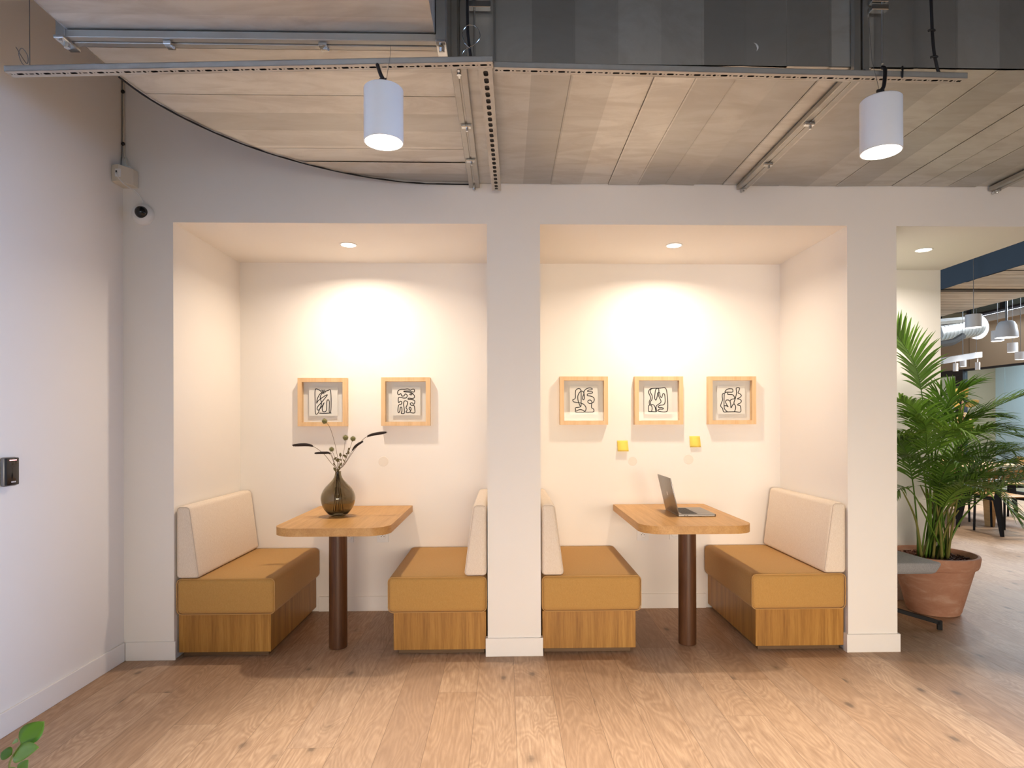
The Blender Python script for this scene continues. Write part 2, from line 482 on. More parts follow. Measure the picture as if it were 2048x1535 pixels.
# ------------------------------------------------------------------ the setting
def struct(mb, name, mat, **kw):
    o = mb.build(name, mat, **kw); o['kind'] = 'structure'; return o
XF, YF = 12.2, 15.0
struct(MB().box(XL - 0.2, XF, -4.6, YF, -0.12, 0.0), 'floor', M['floor'])
struct(MB().box(XL - 0.2, XF, -4.6, YF, ZC, ZC + 0.2), 'ceiling', M['slab'])
struct(MB().box(XL - 0.2, XL, -4.6, B3 + 0.12, 0, ZC), 'wall_left', M['wall'])
w = MB()
w.box(XL, -1.882, D, B, 0, ZT); w.box(-0.102, 0.204, D, B, 0, ZT); w.box(1.997, 2.289, D, B, 0, ZT)
w.box(XL, 3.29, D, B3, ZT, ZC)
struct(w, 'wall_front', M['wall'])
w = MB(); w.box(XL, 2.289, B, B3 + 0.12, 0, ZT); w.box(2.289, 3.29, B3, B3 + 0.12, 0, ZC)
struct(w, 'wall_back', M['wall'])
# skirting boards
SK, ST = 0.105, 0.012
def skirt(name, x0, x1, y0, y1):
    struct(MB().box(x0, x1, y0, y1, 0, SK, 0.002, 1), name, M['skirting'])
skirt('baseboard_left', XL, XL + ST, -4.5, D - ST)
skirt('baseboard_left_pier', XL + ST, -1.882 + ST, D - ST, D)
def pier_skirt(name, x0, x1):
    mb = MB(); mb.box(x0 - ST, x1 + ST, D - ST, D + 0.001, 0, SK, 0.002, 1)
    mb.box(x0 - ST, x0, D, D + 0.03, 0, SK); mb.box(x1, x1 + ST, D, D + 0.03, 0, SK)
    struct(mb, name, M['skirting'])
pier_skirt('baseboard_middle_pier', -0.102, 0.204)
pier_skirt('baseboard_right_pier', 1.997, 2.289)
skirt('baseboard_left_booth', -1.33, -0.66, B - ST, B)
skirt('baseboard_right_booth', 0.78, 1.45, B - ST, B)
skirt('baseboard_passage', 2.289, 3.29, B3 - ST, B3)
# small repaired spots on the booth back walls
wb = bpy.data.objects['wall_back']
for (x, z, r) in ((-0.87, 1.066, 0.036), (0.92, 1.059, 0.032), (1.327, 1.072, 0.036)):
    mb = MB()
    mb.lathe([(r, 0), (r * 0.96, 0.0012)], n=24)
    mb.xf(Matrix.Translation((x, B, z)) @ Matrix.Rotation(PI / 2, 4, 'X'))
    mb.build('filler_patch', M['filler'], wb, label='round patch of sanded filler on the white wall')

# rear and far room shell, behind the camera and beyond the passage
def opening_wall(name, mat, axis, c, thick, a0, a1, z0, z1, holes):
    """wall with rectangular openings; axis 'x' = wall runs along x at y=c"""
    mb = MB()
    def bx(u0, u1, w0, w1):
        if u1 - u0 < 1e-4 or w1 - w0 < 1e-4: return
        if axis == 'x': mb.box(u0, u1, c, c + thick, w0, w1)
        else: mb.box(c, c + thick, u0, u1, w0, w1)
    u = a0
    for (h0, h1, k0, k1) in holes:
        bx(u, h0, z0, z1); bx(h0, h1, z0, k0); bx(h0, h1, k1, z1); u = h1
    bx(u, a1, z0, z1)
    return struct(mb, name, mat)
opening_wall('wall_rear', M['tan_wall'], 'x', -4.6, 0.15, XL, XF, 0, ZC, [(-1.8, 4.8, 0.3, 2.4)])
def window(name, axis, c, a0, a1, z0, z1, nm):
    mb = MB(); w_ = 0.03
    def bx(u0, u1, k0, k1):
        if axis == 'x': mb.box(u0, u1, c - 0.03, c + 0.03, k0, k1)
        else: mb.box(c - 0.03, c + 0.03, u0, u1, k0, k1)
    bx(a0, a1, z0, z0 + 0.05); bx(a0, a1, z1 - 0.05, z1)
    for i in range(nm + 1):
        u = a0 + (a1 - a0) * i / nm
        bx(max(a0, u - w_), min(a1, u + w_), z0 + 0.05, z1 - 0.05)
    o = struct(mb, name, M['dark_trim'])
    g = MB()
    if axis == 'x': g.box(a0, a1, c - 0.004, c + 0.004, z0, z1)
    else: g.box(c - 0.004, c + 0.004, a0, a1, z0, z1)
    g.build('pane', M['partition_glass'], o)
    return o
window('window_1', 'x', -4.52, -1.8, 4.8, 0.3, 2.4, 5)
XW = 9.383
opening_wall('wall_right', M['tan_wall'], 'y', XW, 0.12, 2.7, YF, 2.40, ZC, [(6.5, 14.2, 3.44, 3.88)])
opening_wall('wall_right_low', M['tan_wall'], 'y', XW, 0.12, 2.7, 5.6, 0, 2.40, [])
opening_wall('wall_right_near', M['wall'], 'y', 6.0, 0.12, -4.45, 2.7, 0, ZC, [(-0.9, 1.5, 0.3, 2.0)])
window('window_2', 'y', 6.06, -0.9, 1.5, 0.3, 2.0, 3)
window('window_3', 'y', XW + 0.06, 6.5, 14.2, 3.44, 3.88, 9)
struct(MB().box(XL, XF, YF - 0.12, YF, 0, ZC), 'wall_far', M['tan_wall'])
struct(MB().box(11.9, XF, -4.45, YF - 0.12, 0, ZC), 'wall_meeting_room', M['pale_wall'])
struct(MB().box(XW - 0.10, XW - 0.001, 5.6, 14.6, 3.385, 3.435), 'trim_1', M['dark_trim'])
struct(MB().box(XW - 0.03, XW - 0.001, 5.6, 14.6, 3.27, 3.385), 'trim_2', M['skirting'])
for i, yy in enumerate((8.4, 10.6, 12.4)):
    struct(MB().box(XW - 0.004, XW - 0.0005, yy, yy + 0.012, 2.44, 3.27), 'trim_%d' % (3 + i), M['stem'])
# ------------------------------------------------------------------ ducts
def strips_plane(mb, x0, x1, y0, y1, z, axis, phase, pitch=0.166, amp=0.0035):
    """sheet made of folded strips, each tilted a touch"""
    lo, hi = (x0, x1) if axis == 'x' else (y0, y1)
    cuts = [lo]; k = math.ceil((lo - phase) / pitch + 1e-6)
    while phase + k * pitch < hi - 1e-4:
        cuts.append(phase + k * pitch); k += 1
    cuts.append(hi)
    rnd = random.Random(11)
    for a, b in zip(cuts, cuts[1:]):
        za = z + rnd.uniform(-amp, amp); zb = z + rnd.uniform(-amp, amp)
        if axis == 'x': q = [(a, y0, za), (b, y0, zb), (b, y1, zb), (a, y1, za)]
        else: q = [(x0, a, za), (x1, a, za), (x1, b, zb), (x0, b, zb)]
        mb.add(q, [(0, 1, 2, 3)])
def duct_box(mb, x0, x1, y0, y1, z0, z1):
    mb.add([(x0, y0, z0), (x1, y0, z0), (x1, y1, z0), (x0, y1, z0), (x0, y0, z1), (x1, y0, z1), (x1, y1, z1), (x0, y1, z1)],
           [(4, 5, 6, 7), (0, 1, 5, 4), (1, 2, 6, 5), (2, 3, 7, 6), (3, 0, 4, 7)])
DH = 0.52
DX1 = 4.30
t = thing('straight_duct', (2.0, 3.0, ZD), 'wide rectangular galvanised duct running along the top of the booth wall', 'air duct')
mb = MB(); duct_box(mb, -0.17, DX1, 2.392, D - 0.004, ZD + 0.004, ZD + DH)
mb.build('duct_shell', M['duct_x'], t)
mb = MB(); strips_plane(mb, -0.17, DX1, 2.392, D - 0.004, ZD, 'x', 0.099)
mb.build('duct_underside', M['duct_x'], t)
# raised folded seams on the front face of the duct
mb = MB()
x = 0.099
while x < DX1:
    mb.box(x - 0.0015, x + 0.0015, 2.3912, 2.3925, ZD + 0.01, ZD + DH - 0.01); x += 0.166
mb.build('folded_seam', M['duct_x'], t)
def flange_y(x, y0, y1, parent, clamps):
    """slim paired angle flanges round a joint at x, running in depth under the duct and up its front"""
    mb = MB()
    mb.box(x - 0.030, x - 0.004, y0, y1, ZD - 0.028, ZD - 0.004, 0.002, 1)
    mb.box(x + 0.004, x + 0.030, y0, y1, ZD - 0.028, ZD - 0.004, 0.002, 1)
    mb.box(x - 0.0035, x + 0.0035, y0, y1, ZD - 0.024, ZD - 0.006)
    for sx in (-1, 1):
        mb.box(x + sx * 0.017 - 0.013, x + sx * 0.017 + 0.013, y0 - 0.026, y0 - 0.001, ZD - 0.03, ZD + DH, 0.002, 1)
    fl = mb.build('flange', M['steel'], parent)
    for yy in clamps:
        c = MB(); c.box(x - 0.022, x + 0.022, yy - 0.012, yy + 0.012, ZD - 0.040, ZD - 0.0285, 0.002, 1)
        c.lathe([(0.006, -0.056), (0.006, -0.040)], (x + 0.004, yy, ZD), 8)
        c.build('clamp', M['chrome'], fl)
    for yy, zz in ((y0 - 0.012, ZD - 0.036), (y1 - 0.02, ZD - 0.036)):
        bt = MB()
        bt.box(x - 0.004, x + 0.004, yy - 0.03, yy + 0.03, zz - 0.008, zz + 0.006)
        bt.lathe([(0.009, -0.012), (0.009, 0.006)], (x, yy, zz), 8)
        bt.build('corner_bolt', M['chrome'], fl)
mb = MB()
mb.add([at(1507, 85, 2.3905), at(1513, 87, 2.3905), at(1517, 92, 2.3905), at(1517, 97, 2.3905), at(1513, 103, 2.3905), at(1514, 96, 2.3905), at(1512, 90, 2.3905)], [tuple(range(7))])
mb.build('paint_smear', M['white_plastic'], t, label='white crescent-shaped smear')
flange_y(1.372, 2.39, D - 0.012, t, (2.78, 3.22))
flange_y(2.86, 2.39, D - 0.012, t, (2.9,))
t = thing('elbow_duct', (-1.0, 2.8, ZD), 'galvanised duct elbow with a curved outer edge, above the left booth', 'air duct')
outer = [(-1.517, 1.1), (-1.517, 2.50), (-1.500, 2.63), (-1.462, 2.76), (-1.41, 2.88), (-1.33, 3.02), (-1.235, 3.145), (-1.12, 3.26), (-0.98, 3.37),
         (-0.83, 3.46), (-0.67, 3.53), (-0.50, 3.575), (-0.35, 3.588), (-0.172, 3.592)]
poly = outer + [(-0.172, 2.392), (-0.215, 2.38), (-0.24, 2.34), (-0.243, 2.28), (-0.243, 1.1)]
def slice_poly(poly, a, b):
    """part of a polygon with a <= y <= b"""
    def clip(ps, f):
        out = []
        for i, p in enumerate(ps):
            q = ps[(i + 1) % len(ps)]; fp, fq = f(p), f(q)
            if fp >= 0: out.append(p)
            if fp * fq < 0:
                k = fp / (fp - fq); out.append((p[0] + (q[0] - p[0]) * k, p[1] + (q[1] - p[1]) * k))
        return out
    return clip(clip(poly, lambda p: p[1] - a), lambda p: b - p[1])
mb = MB(); rnd = random.Random(5)
y = 2.477 - 0.166 * 9
while y < 3.6:
    pp = slice_poly(poly, y, y + 0.166)
    if len(pp) > 2:
        za, zb = ZD + rnd.uniform(-0.003, 0.003), ZD + rnd.uniform(-0.003, 0.003)
        mb.add([(p[0], p[1], za + (zb - za) * (p[1] - y) / 0.166) for p in pp], [tuple(range(len(pp)))])
    y += 0.166
mb.build('duct_underside', M['duct_y'], t)
mb = MB(); n = len(poly)
mb.add([(p[0], p[1], ZD - 0.006) for p in poly] + [(p[0], p[1], ZD + DH) for p in poly],
       [tuple(range(n, 2 * n))] + [(i, (i + 1) % n, n + (i + 1) % n, n + i) for i in range(n)])
mb.build('duct_shell', M['duct_y'], t)
# turned lip along the curved edge
mb = MB(); mb.tube(crom([(p[0] - 0.001, p[1] + 0.001, ZD - 0.006) for p in outer[1:]], 3), 0.004, 6)
mb.build('edge_lip', M['black_metal'], t, smooth=True)
flange_y(-0.172, 2.40, D - 0.012, t, (2.83, 3.20))
mb = MB()
for a, b in ((2.205, 2.231), (2.239, 2.265)):
    mb.box(-1.548, -0.215, a, b, ZD - 0.030, ZD - 0.004, 0.002, 1)
mb.box(-1.52, -0.24, 2.230, 2.240, ZD - 0.024, ZD - 0.006)
mb.box(-0.240, -0.205, 2.20, 2.27, ZD - 0.03, ZD + DH, 0.002, 1)
mb.box(-1.552, -1.520, 2.20, 2.27, ZD - 0.03, ZD + DH, 0.002, 1)
fl = mb.build('flange', M['steel'], t)
for xx in (-1.18, -0.64):
    c = MB(); c.box(xx - 0.014, xx + 0.014, 2.215, 2.255, ZD - 0.044, ZD - 0.0305, 0.002, 1); c.tube([(xx, 2.235, ZD - 0.04), (xx + 0.02, 2.225, ZD - 0.052)], 0.005, 8)
    c.build('clamp', M['chrome'], fl)
for xx in (-1.535, -0.222):
    c = MB(); c.box(xx - 0.018, xx + 0.018, 2.19, 2.28, ZD - 0.042, ZD - 0.031, 0.002, 1); c.lathe([(0.010, -0.052), (0.010, -0.034)], (xx, 2.235, ZD), 8)
    c.lathe([(0.007, -0.05), (0.007, -0.034)], (xx, 2.20, ZD), 8)
    c.build('corner_bolt', M['chrome'], fl)

# ------------------------------------------------------------------ slotted rails
def hole_cell(mb, x0, x1, y0, y1, w, h, z):
    cx, cy = (x0 + x1) / 2, (y0 + y1) / 2
    hx, hy = (x1 - x0) / 2, (y1 - y0) / 2
    if w <= 0:
        mb.add([(x0, y0, z), (x1, y0, z), (x1, y1, z), (x0, y1, z)], [(0, 1, 2, 3)]); return
    angs = [2 * PI * i / 12 for i in range(12)] + [math.atan2(sy * hy, sx * hx) % (2 * PI) for sx in (-1, 1) for sy in (-1, 1)]
    angs = sorted(set(round(a, 5) for a in angs)); n = len(angs)
    r = h / 2; L = max(0, w / 2 - r)
    inn, out = [], []
    for a in angs:
        c, s = math.cos(a), math.sin(a)
        k = min(hx / abs(c) if abs(c) > 1e-6 else 1e9, hy / abs(s) if abs(s) > 1e-6 else 1e9)
        out.append((cx + c * k, cy + s * k, z))
        inn.append((cx + r * c + (L if c > 1e-6 else -L if c < -1e-6 else 0), cy + r * s, z))
    mb.add(inn + out, [(i, (i + 1) % n, n + (i + 1) % n, n + i) for i in range(n)])
def make_rail(L, wd=0.041, hg=0.021, pat=None):
    """open-top channel from 0..L along x, slots in the bottom web"""
    mb = MB(); th = 0.0022
    pat = pat or [(0.017, 0.012, 0.012), (0.011, 0.005, 0.005), (0.034, 0.026, 0.0115), (0.012, 0.008, 0.008), (0.026, 0.018, 0.0065)]
    x = 0.0; i = 0
    while x < L - 1e-4:
        cw, w, h = pat[i % len(pat)]; x1 = min(L, x + cw)
        hole_cell(mb, x, x1, -wd / 2 + 0.006, wd / 2 - 0.006, w if x1 - x > w + 0.001 else 0, h, 0)
        x = x1; i += 1
    for s in (-1, 1):
        a, b = sorted((s * (wd / 2 - 0.006), s * wd / 2))
        mb.box(0, L, a, b, -0.0004, th)
        a, b = sorted((s * wd / 2, s * (wd / 2 - th)))
        mb.box(0, L, a, b, 0, hg)
        a, b = sorted((s * wd / 2, s * 0.0035))
        mb.box(0, L, a, b, hg - th, hg)
    return mb
def rail(x0, y0, z0, x1, y1, z1, label, wd=0.041, pat=None):
    a, b = Vector((x0, y0, z0)), Vector((x1, y1, z1)); d = b - a
    t = thing('slotted_rail', a, label, 'rail', 'slotted steel rails under the ducts')
    ob = make_rail(d.length, wd, 0.021, pat).build('channel', M['rail'], t, world=False)
    ob.rotation_euler = (0, -math.asin(d.z / d.length), math.atan2(d.y, d.x))
    MB().box(0.003, d.length - 0.003, -wd / 2 + 0.004, wd / 2 - 0.004, 0.005, 0.009).build('slot_shade_strip', M['black_cable'], ob, world=False)  # black strip painting in the shade inside the slots
    return t
RZ = 2.62
rail(-1.815, 2.335, RZ + 0.002, -0.040, 2.235, RZ, 'slotted steel rail on the left, carrying the lamp over the left booth')
rail(-0.036, 2.262, RZ - 0.004, 1.72, 2.300, RZ - 0.004, 'slotted steel rail on the right, carrying the lamp over the right booth')
rail(-0.070, 2.262, RZ + 0.026, -0.044, 3.50, RZ + 0.020, 'slotted steel rail running back to the wall beside the elbow joint', 0.050, [(0.05, 0.036, 0.019)])

# ------------------------------------------------------------------ pendant lamps
def pendant(x, y, zb, label, sag, watts=None):
    t = thing('pendant_lamp', (x, y, zb), label, 'lamp', 'cylinder lamps hanging from the slotted rails')
    r, h = 0.0685, 0.188
    mb = MB(); mb.lathe([(r - 0.004, 0.004), (r - 0.0035, 0.0), (r, 0.001), (r, h - 0.003), (r - 0.003, h), (0.010, h + 0.001)], (x, y, zb), 48, cap0=False)
    mb.build('housing', M['lamp_white'], t, smooth=True)
    mb = MB(); mb.lathe([(r - 0.004, 0.006), (r - 0.004, 0.010)], (x, y, zb), 40)
    mb.build('diffuser', M['glow'], t)
    mb = MB(); z1 = zb + h
    mb.tube(crom([(x, y, z1 - 0.005), (x, y, z1 + 0.03), (x + sag * 0.4, y + 0.004, z1 + 0.055), (x + sag, y + 0.03, RZ + 0.004), (x + sag * 1.05, y + 0.05, RZ + 0.024)], 5), 0.0068, 8)
    cb = mb.build('power_cable', M['black_cable'], t, smooth=True)
    mb = MB(); mb.tube([(x - 0.014, y, z1 + 0.032), (x + 0.010, y, z1 + 0.034)], 0.006, 6); mb.build('cable_tie', M['black_cable'], cb)
    mb = MB(); mb.tube([(x + 0.004, y, z1 - 0.002), (x + 0.02 * (1 if sag < 0 else -1), y + 0.02, RZ + 0.03), (x + 0.02 * (1 if sag < 0 else -1), y + 0.04, RZ + 0.2)], 0.0009, 5)
    mb.build('support_wire', M['wire'], t)
    sp = spot('pendant_light', (x, y, zb - 0.012), watts or PENDANT_W, (1.0, 0.90, 0.79), 68, 0.9, 0.05)
    return t
pendant(-0.425, 2.215, 2.330, 'white cylinder pendant lamp hanging above the left booth', -0.028)
pendant(1.354, 2.215, 2.310, 'white cylinder pendant lamp hanging above the right booth', 0.034)

for px_, py_, row, side in ((0.6, 0.3, 'near', 'left'), (2.2, 0.3, 'near', 'centre'), (3.8, 0.3, 'near', 'right'), (0.6, -2.0, 'far', 'left'), (2.2, -2.0, 'far', 'centre'), (3.8, -2.0, 'far', 'right')):  # unseen lamps added behind the camera to brighten the booth front
    pl = pendant(px_, py_, 2.330, 'added white cylinder fill lamp, unseen behind the viewer, %s row, %s' % (row, side), -0.028, 30)
    pl['group'] = 'added fill lamps behind the viewer'

# ------------------------------------------------------------------ wires, cables and rods overhead
def strand(name, pts, r, mat, label, cat, group=None, k=5):
    mb = MB(); mb.tube(crom(pts, k), r, 7)
    o = mb.build(name, mat, smooth=True); tag(o, label, cat, group); return o
def loop(cx, cy, z0, r, tilt, k=14):
    return [(cx + r * math.sin(2 * PI * i / k), cy, z0 + r - r * math.cos(2 * PI * i / k)) for i in range(k)]
x0 = -1.735
strand('hanging_wire', [(x0, 2.33, RZ + 0.02), (x0 - 0.001, 2.33, 3.0), (x0 - 0.001, 2.33, ZC)], 0.0016, M['wire'], 'thin steel wire holding up the left end of the slotted rail', 'wire', 'rail suspension wires', 1)
strand('wire_loop', [(x0, 2.33, RZ + 0.03), (x0 - 0.022, 2.325, RZ + 0.035), (x0 - 0.032, 2.32, RZ + 0.07), (x0 - 0.02, 2.32, RZ + 0.09), (x0 - 0.004, 2.325, RZ + 0.065), (x0 - 0.012, 2.33, RZ + 0.04), (x0 - 0.05, 2.33, RZ + 0.10)], 0.0014, M['wire'], 'loose wire end coiled at the left tip of the slotted rail', 'wire')
strand('wire_loop', [(-0.155, 2.23, RZ + 0.022), (-0.14, 2.23, RZ + 0.05), (-0.105, 2.23, RZ + 0.07), (-0.085, 2.23, RZ + 0.10), (-0.10, 2.23, RZ + 0.133), (-0.13, 2.23, RZ + 0.137), (-0.148, 2.23, RZ + 0.11), (-0.142, 2.23, RZ + 0.078), (-0.12, 2.23, RZ + 0.055)], 0.0014, M['chrome'], 'round loop of bare wire above the rail corner between the booths', 'wire')
strand('power_cable', [(-0.128, 2.235, ZC), (-0.13, 2.235, 3.0), (-0.13, 2.235, RZ + 0.15), (-0.127, 2.235, RZ + 0.09), (-0.118, 2.235, RZ + 0.022)], 0.0055, M['black_cable'], 'black cable dropping behind the wire loop to the rail corner', 'cable', 'black supply cables')
strand('power_cable', [(1.60, 2.30, ZC), (1.592, 2.30, 3.2), (1.598, 2.30, 2.9), (1.605, 2.30, 2.75), (1.617, 2.298, RZ + 0.05), (1.628, 2.298, RZ + 0.018)], 0.0055, M['black_cable'], 'black cable dropping to the right end of the slotted rail', 'cable', 'black supply cables')
strand('cable_tie', [(1.583, 2.296, 2.80), (1.598, 2.292, 2.803), (1.61, 2.298, 2.803)], 0.004, M['black_cable'], 'upper black tie on the cable at the right rail end', 'cable tie', k=2)
strand('cable_tie', [(1.59, 2.294, 2.70), (1.606, 2.290, 2.703), (1.618, 2.296, 2.704)], 0.004, M['black_cable'], 'lower black tie on the cable at the right rail end', 'cable tie', k=2)
strand('cable_tie', [(1.468, 2.270, RZ - 0.010), (1.468, 2.268, RZ + 0.01), (1.470, 2.272, RZ + 0.032), (1.473, 2.280, RZ + 0.026)], 0.0035, M['black_cable'], 'black tie wrapped over the rail right of the right lamp', 'cable tie', k=2)
strand('threaded_rod', [(-0.112, 2.36, RZ + 0.06), (-0.112, 2.36, 3.2), (-0.112, 2.36, ZC)], 0.004, M['steel'], 'threaded rod beside the black cable at the elbow joint', 'rod', 'threaded rods holding the ducts', 1)
strand('threaded_rod', [(-0.035, 2.372, RZ + 0.06), (-0.035, 2.372, 3.2), (-0.035, 2.372, ZC)], 0.0045, M['steel'], 'threaded rod standing right of the wire loop', 'rod', 'threaded rods holding the ducts', 1)
strand('threaded_rod', [(1.44, 2.345, ZD - 0.01), (1.44, 2.345, 3.2), (1.44, 2.345, ZC)], 0.0045, M['steel'], 'threaded rod beside the flange above the right lamp', 'rod', 'threaded rods holding the ducts', 1)
mb = MB(); mb.box(1.395, 1.46, 2.335, 2.362, 2.905, 2.925, 0.002, 1); mb.box(1.395, 1.46, 2.335, 2.362, 2.935, 2.952, 0.002, 1); mb.lathe([(0.01, 0), (0.01, 0.02)], (1.44, 2.345, 2.953), 6)
tag(mb.build('rod_bracket', M['chrome']), 'zinc bracket clamping the rod to the duct above the right lamp', 'bracket')
mb = MB(); mb.box(-0.135, -0.05, 2.345, 2.372, 2.90, 2.925, 0.002, 1); mb.lathe([(0.01, 0), (0.01, 0.02)], (-0.112, 2.36, 2.926), 6)
tag(mb.build('rod_bracket', M['chrome']), 'zinc bracket clamping the rod beside the black cable', 'bracket')

# ------------------------------------------------------------------ recessed downlights
def downlight(x, y, z, label, k=1.0, col=WARM):
    t = thing('recessed_downlight', (x, y, z), label, 'ceiling light', 'round downlights in the booth ceilings')
    MB().lathe([(0.055, 0.0), (0.056, -0.003), (0.048, -0.005), (0.044, -0.002)], (x, y, z), 40, cap0=False, cap1=False).build('trim_ring', M['white_plastic'], t, smooth=True)
    MB().lathe([(0.044, -0.0005), (0.044, -0.003)], (x, y, z), 32).build('lens', M['glow'], t)
    spot('booth_light', (x, y, z - 0.012), BOOTH_W * 0.25 * k, col, 150, 0.8, 0.03)
    l = area('booth_glow', (x, y, z - 0.008), (0, 0, 0), 0.08, 0.08, BOOTH_W * 0.66 * k, col, 156); l.data.shape = 'DISK'
downlight(-1.0, 4.03, ZT, 'round recessed downlight glowing in the left booth ceiling')
downlight(1.094, 4.01, ZT, 'round recessed downlight glowing in the right booth ceiling')
downlight(2.786, 4.09, ZT, 'round recessed downlight above the potted palm', 0.80, (1.0, 0.90, 0.80))

# ------------------------------------------------------------------ benches
def bench(xw, sgn, depth, label):
    """xw = side wall; sgn = +1 bench grows to +x"""
    X = lambda a: xw + sgn * a
    def bx(mb, a, b, *r): mb.box(min(X(a), X(b)), max(X(a), X(b)), *r); return mb
    t = thing('booth_bench', (X(depth / 2), 4.05, 0), label, 'bench', 'upholstered booth benches')
    bx(MB(), 0.02, depth - 0.055, D + 0.06, B - 0.02, 0, 0.035).build('plinth', M['plinth'], t)
    mb = MB()
    bx(mb, 0.008, depth - 0.03, D + 0.028, B - 0.004, 0.030, 0.248, 0.0015, 1)
    mb.build('base_panel', M['oak_z'], t)
    mb = MB()
    bx(mb, 0.004, depth, D + 0.004, B - 0.005, 0.249, 0.456, 0.030, 4)
    # a soft crown on the top and slightly wavy lower hem
    cx = X(depth / 2)
    for v in mb.bm.verts:
        if v.co.z > 0.44:
            v.co.z += 0.0
    s = mb.build('seat_cushion', M['tan_fabric'], t, smooth=True, angle=60)
    y0 = D + 0.0065
    rr = rrect(min(X(0.006), X(depth - 0.002)), max(X(0.006), X(depth - 0.002)), 0.251, 0.454, (0.028,) * 4, 5)
    MB().tube([(p[0], y0 + 0.006, p[1]) for p in rr], 0.0028, 6, closed=True).build('piping', M['tan_piping'], s, smooth=True)
    zb, zt = 0.458, 0.868
    tb, tt = 0.135, 0.082
    pts = [(X(0.004), D + 0.006, zb), (X(tb), D + 0.006, zb), (X(tb), B - 0.016, zb), (X(0.004), B - 0.016, zb),
           (X(0.004), D + 0.006, zt), (X(tt), D + 0.006, zt), (X(tt), B - 0.016, zt), (X(0.004), B - 0.016, zt)]
    mb = MB(); mb.hexa(pts, 0.022, 4)
    s = mb.build('back_cushion', M['cream_fabric'], t, smooth=True, angle=60)
    e = 0.0055
    loopp = [Vector((X(v.x), D + 0.0125, v.y)) for v in round_poly([(0.004 + e, zb + e), (tb - e - 0.001, zb + e), (tt - e - 0.0008, zt - e), (0.004 + e, zt - e)], 0.020)]
    MB().tube(loopp, 0.0025, 6, closed=True).build('piping', M['cream_piping'], s, smooth=True)
    return t
bench(-1.878, 1, 0.560, 'tan booth bench against the left wall of the left booth')
bench(-0.104, -1, 0.572, 'tan booth bench on the right side of the left booth, left of the middle pier')
bench(0.206, 1, 0.582, 'tan booth bench on the left side of the right booth, right of the middle pier')
bench(1.994, -1, 0.560, 'tan booth bench against the right wall of the right booth')

# ------------------------------------------------------------------ tables
def table(x0, x1, y0, px, py, label):
    t = thing('booth_table', (px, py, 0), label, 'table', 'oak pedestal tables in the booths')
    MB().prism(rrect(x0, x1, y0, B - 0.003, (0.13, 0.13, 0, 0), 10), 0.704, 0.750, 0.0015, 1).build('tabletop', M['oak_y'], t, smooth=True, angle=30)
    MB().lathe([(0.050, 0.0), (0.053, 0.004), (0.053, 0.7035)], (px, py, 0), 40).build('pedestal', M['stained'], t, smooth=True, label='dark stained round wooden pedestal')
    return t
table(-1.322, -0.662, 3.535, -1.002, 3.772, 'oak pedestal table in the left booth, with the vase on it')
table(0.778, 1.436, 3.530, 1.103, 3.768, 'oak pedestal table in the right booth, with the laptop on it')

# ------------------------------------------------------------------ framed drawings
FY = B - 0.048
SC = lambda px, k: px / k
def art_pts(stroke, org, k):
    return [at(org[0] + x / k, org[1] + y / k, B - 0.022) for x, y in stroke]
A1 = ((560, 740), 6.0235, [
    [(497, 300), (485, 272), (455, 250), (413, 249), (412, 400), (416, 535), (445, 532), (462, 492), (484, 440), (487, 398), (472, 345), (490, 300), (530, 272), (570, 257), (597, 257), (604, 380), (600, 508), (581, 510), (583, 400), (570, 370), (553, 390), (549, 490), (530, 513), (503, 508), (498, 465), (521, 402), (490, 455), (455, 492), (437, 486), (442, 455), (470, 422), (515, 370), (560, 308), (500, 342), (445, 385), (430, 415), (440, 355), (468, 302), (492, 284)],
    [(490, 250), (502, 275), (500, 295)], [(506, 250), (514, 275), (518, 300)], [(522, 250), (530, 268), (533, 285)], [(462, 531), (520, 533), (608, 529)]])
A2 = ((560, 740), 6.0235, [
    [(1425, 305), (1445, 290), (1455, 318), (1483, 318), (1500, 295), (1522, 312), (1512, 340), (1480, 345), (1440, 335), (1416, 345), (1418, 400), (1440, 382), (1458, 398), (1448, 420), (1420, 430), (1410, 490), (1418, 522), (1433, 500), (1440, 458), (1455, 460), (1458, 500), (1450, 528), (1486, 528), (1487, 480), (1478, 420), (1485, 385), (1505, 378), (1527, 395), (1520, 430), (1508, 460), (1522, 485), (1508, 515), (1540, 520), (1562, 500), (1545, 472), (1557, 453), (1570, 478), (1560, 515), (1612, 522), (1612, 470), (1603, 435), (1570, 432), (1558, 412), (1580, 401), (1603, 420), (1613, 380), (1580, 362), (1533, 360), (1540, 346), (1580, 350), (1607, 340), (1605, 310), (1580, 288), (1552, 300), (1572, 306), (1583, 285), (1550, 275), (1487, 270), (1487, 261), (1550, 260), (1604, 273), (1606, 240), (1580, 240), (1560, 250), (1530, 235), (1490, 240), (1450, 240), (1415, 255), (1405, 282), (1412, 300), (1425, 305)]])
A3 = ((1100, 740), 9.309, [
    [(500, 745), (498, 706), (590, 686), (600, 600), (600, 420), (588, 362), (548, 349), (506, 375), (495, 430), (495, 510), (480, 543), (448, 555), (458, 592), (520, 608), (600, 620), (660, 652), (692, 705), (686, 755), (665, 782), (740, 786), (830, 780), (834, 732), (795, 702), (800, 625), (832, 600), (846, 545), (820, 505), (760, 486), (716, 478), (722, 450), (762, 440), (810, 430), (806, 408), (760, 404), (720, 400), (740, 378), (802, 370), (800, 345), (740, 339), (684, 365), (654, 410), (660, 480), (664, 520), (650, 556), (630, 545), (632, 500), (652, 445), (640, 408), (605, 396), (565, 430), (540, 490), (546, 580), (572, 650), (590, 688)],
    [(500, 740), (500, 786), (590, 790), (668, 784), (625, 748), (570, 740), (508, 768)],
    [(800, 618), (762, 628), (728, 605), (733, 572), (770, 562), (798, 585), (806, 615)]])
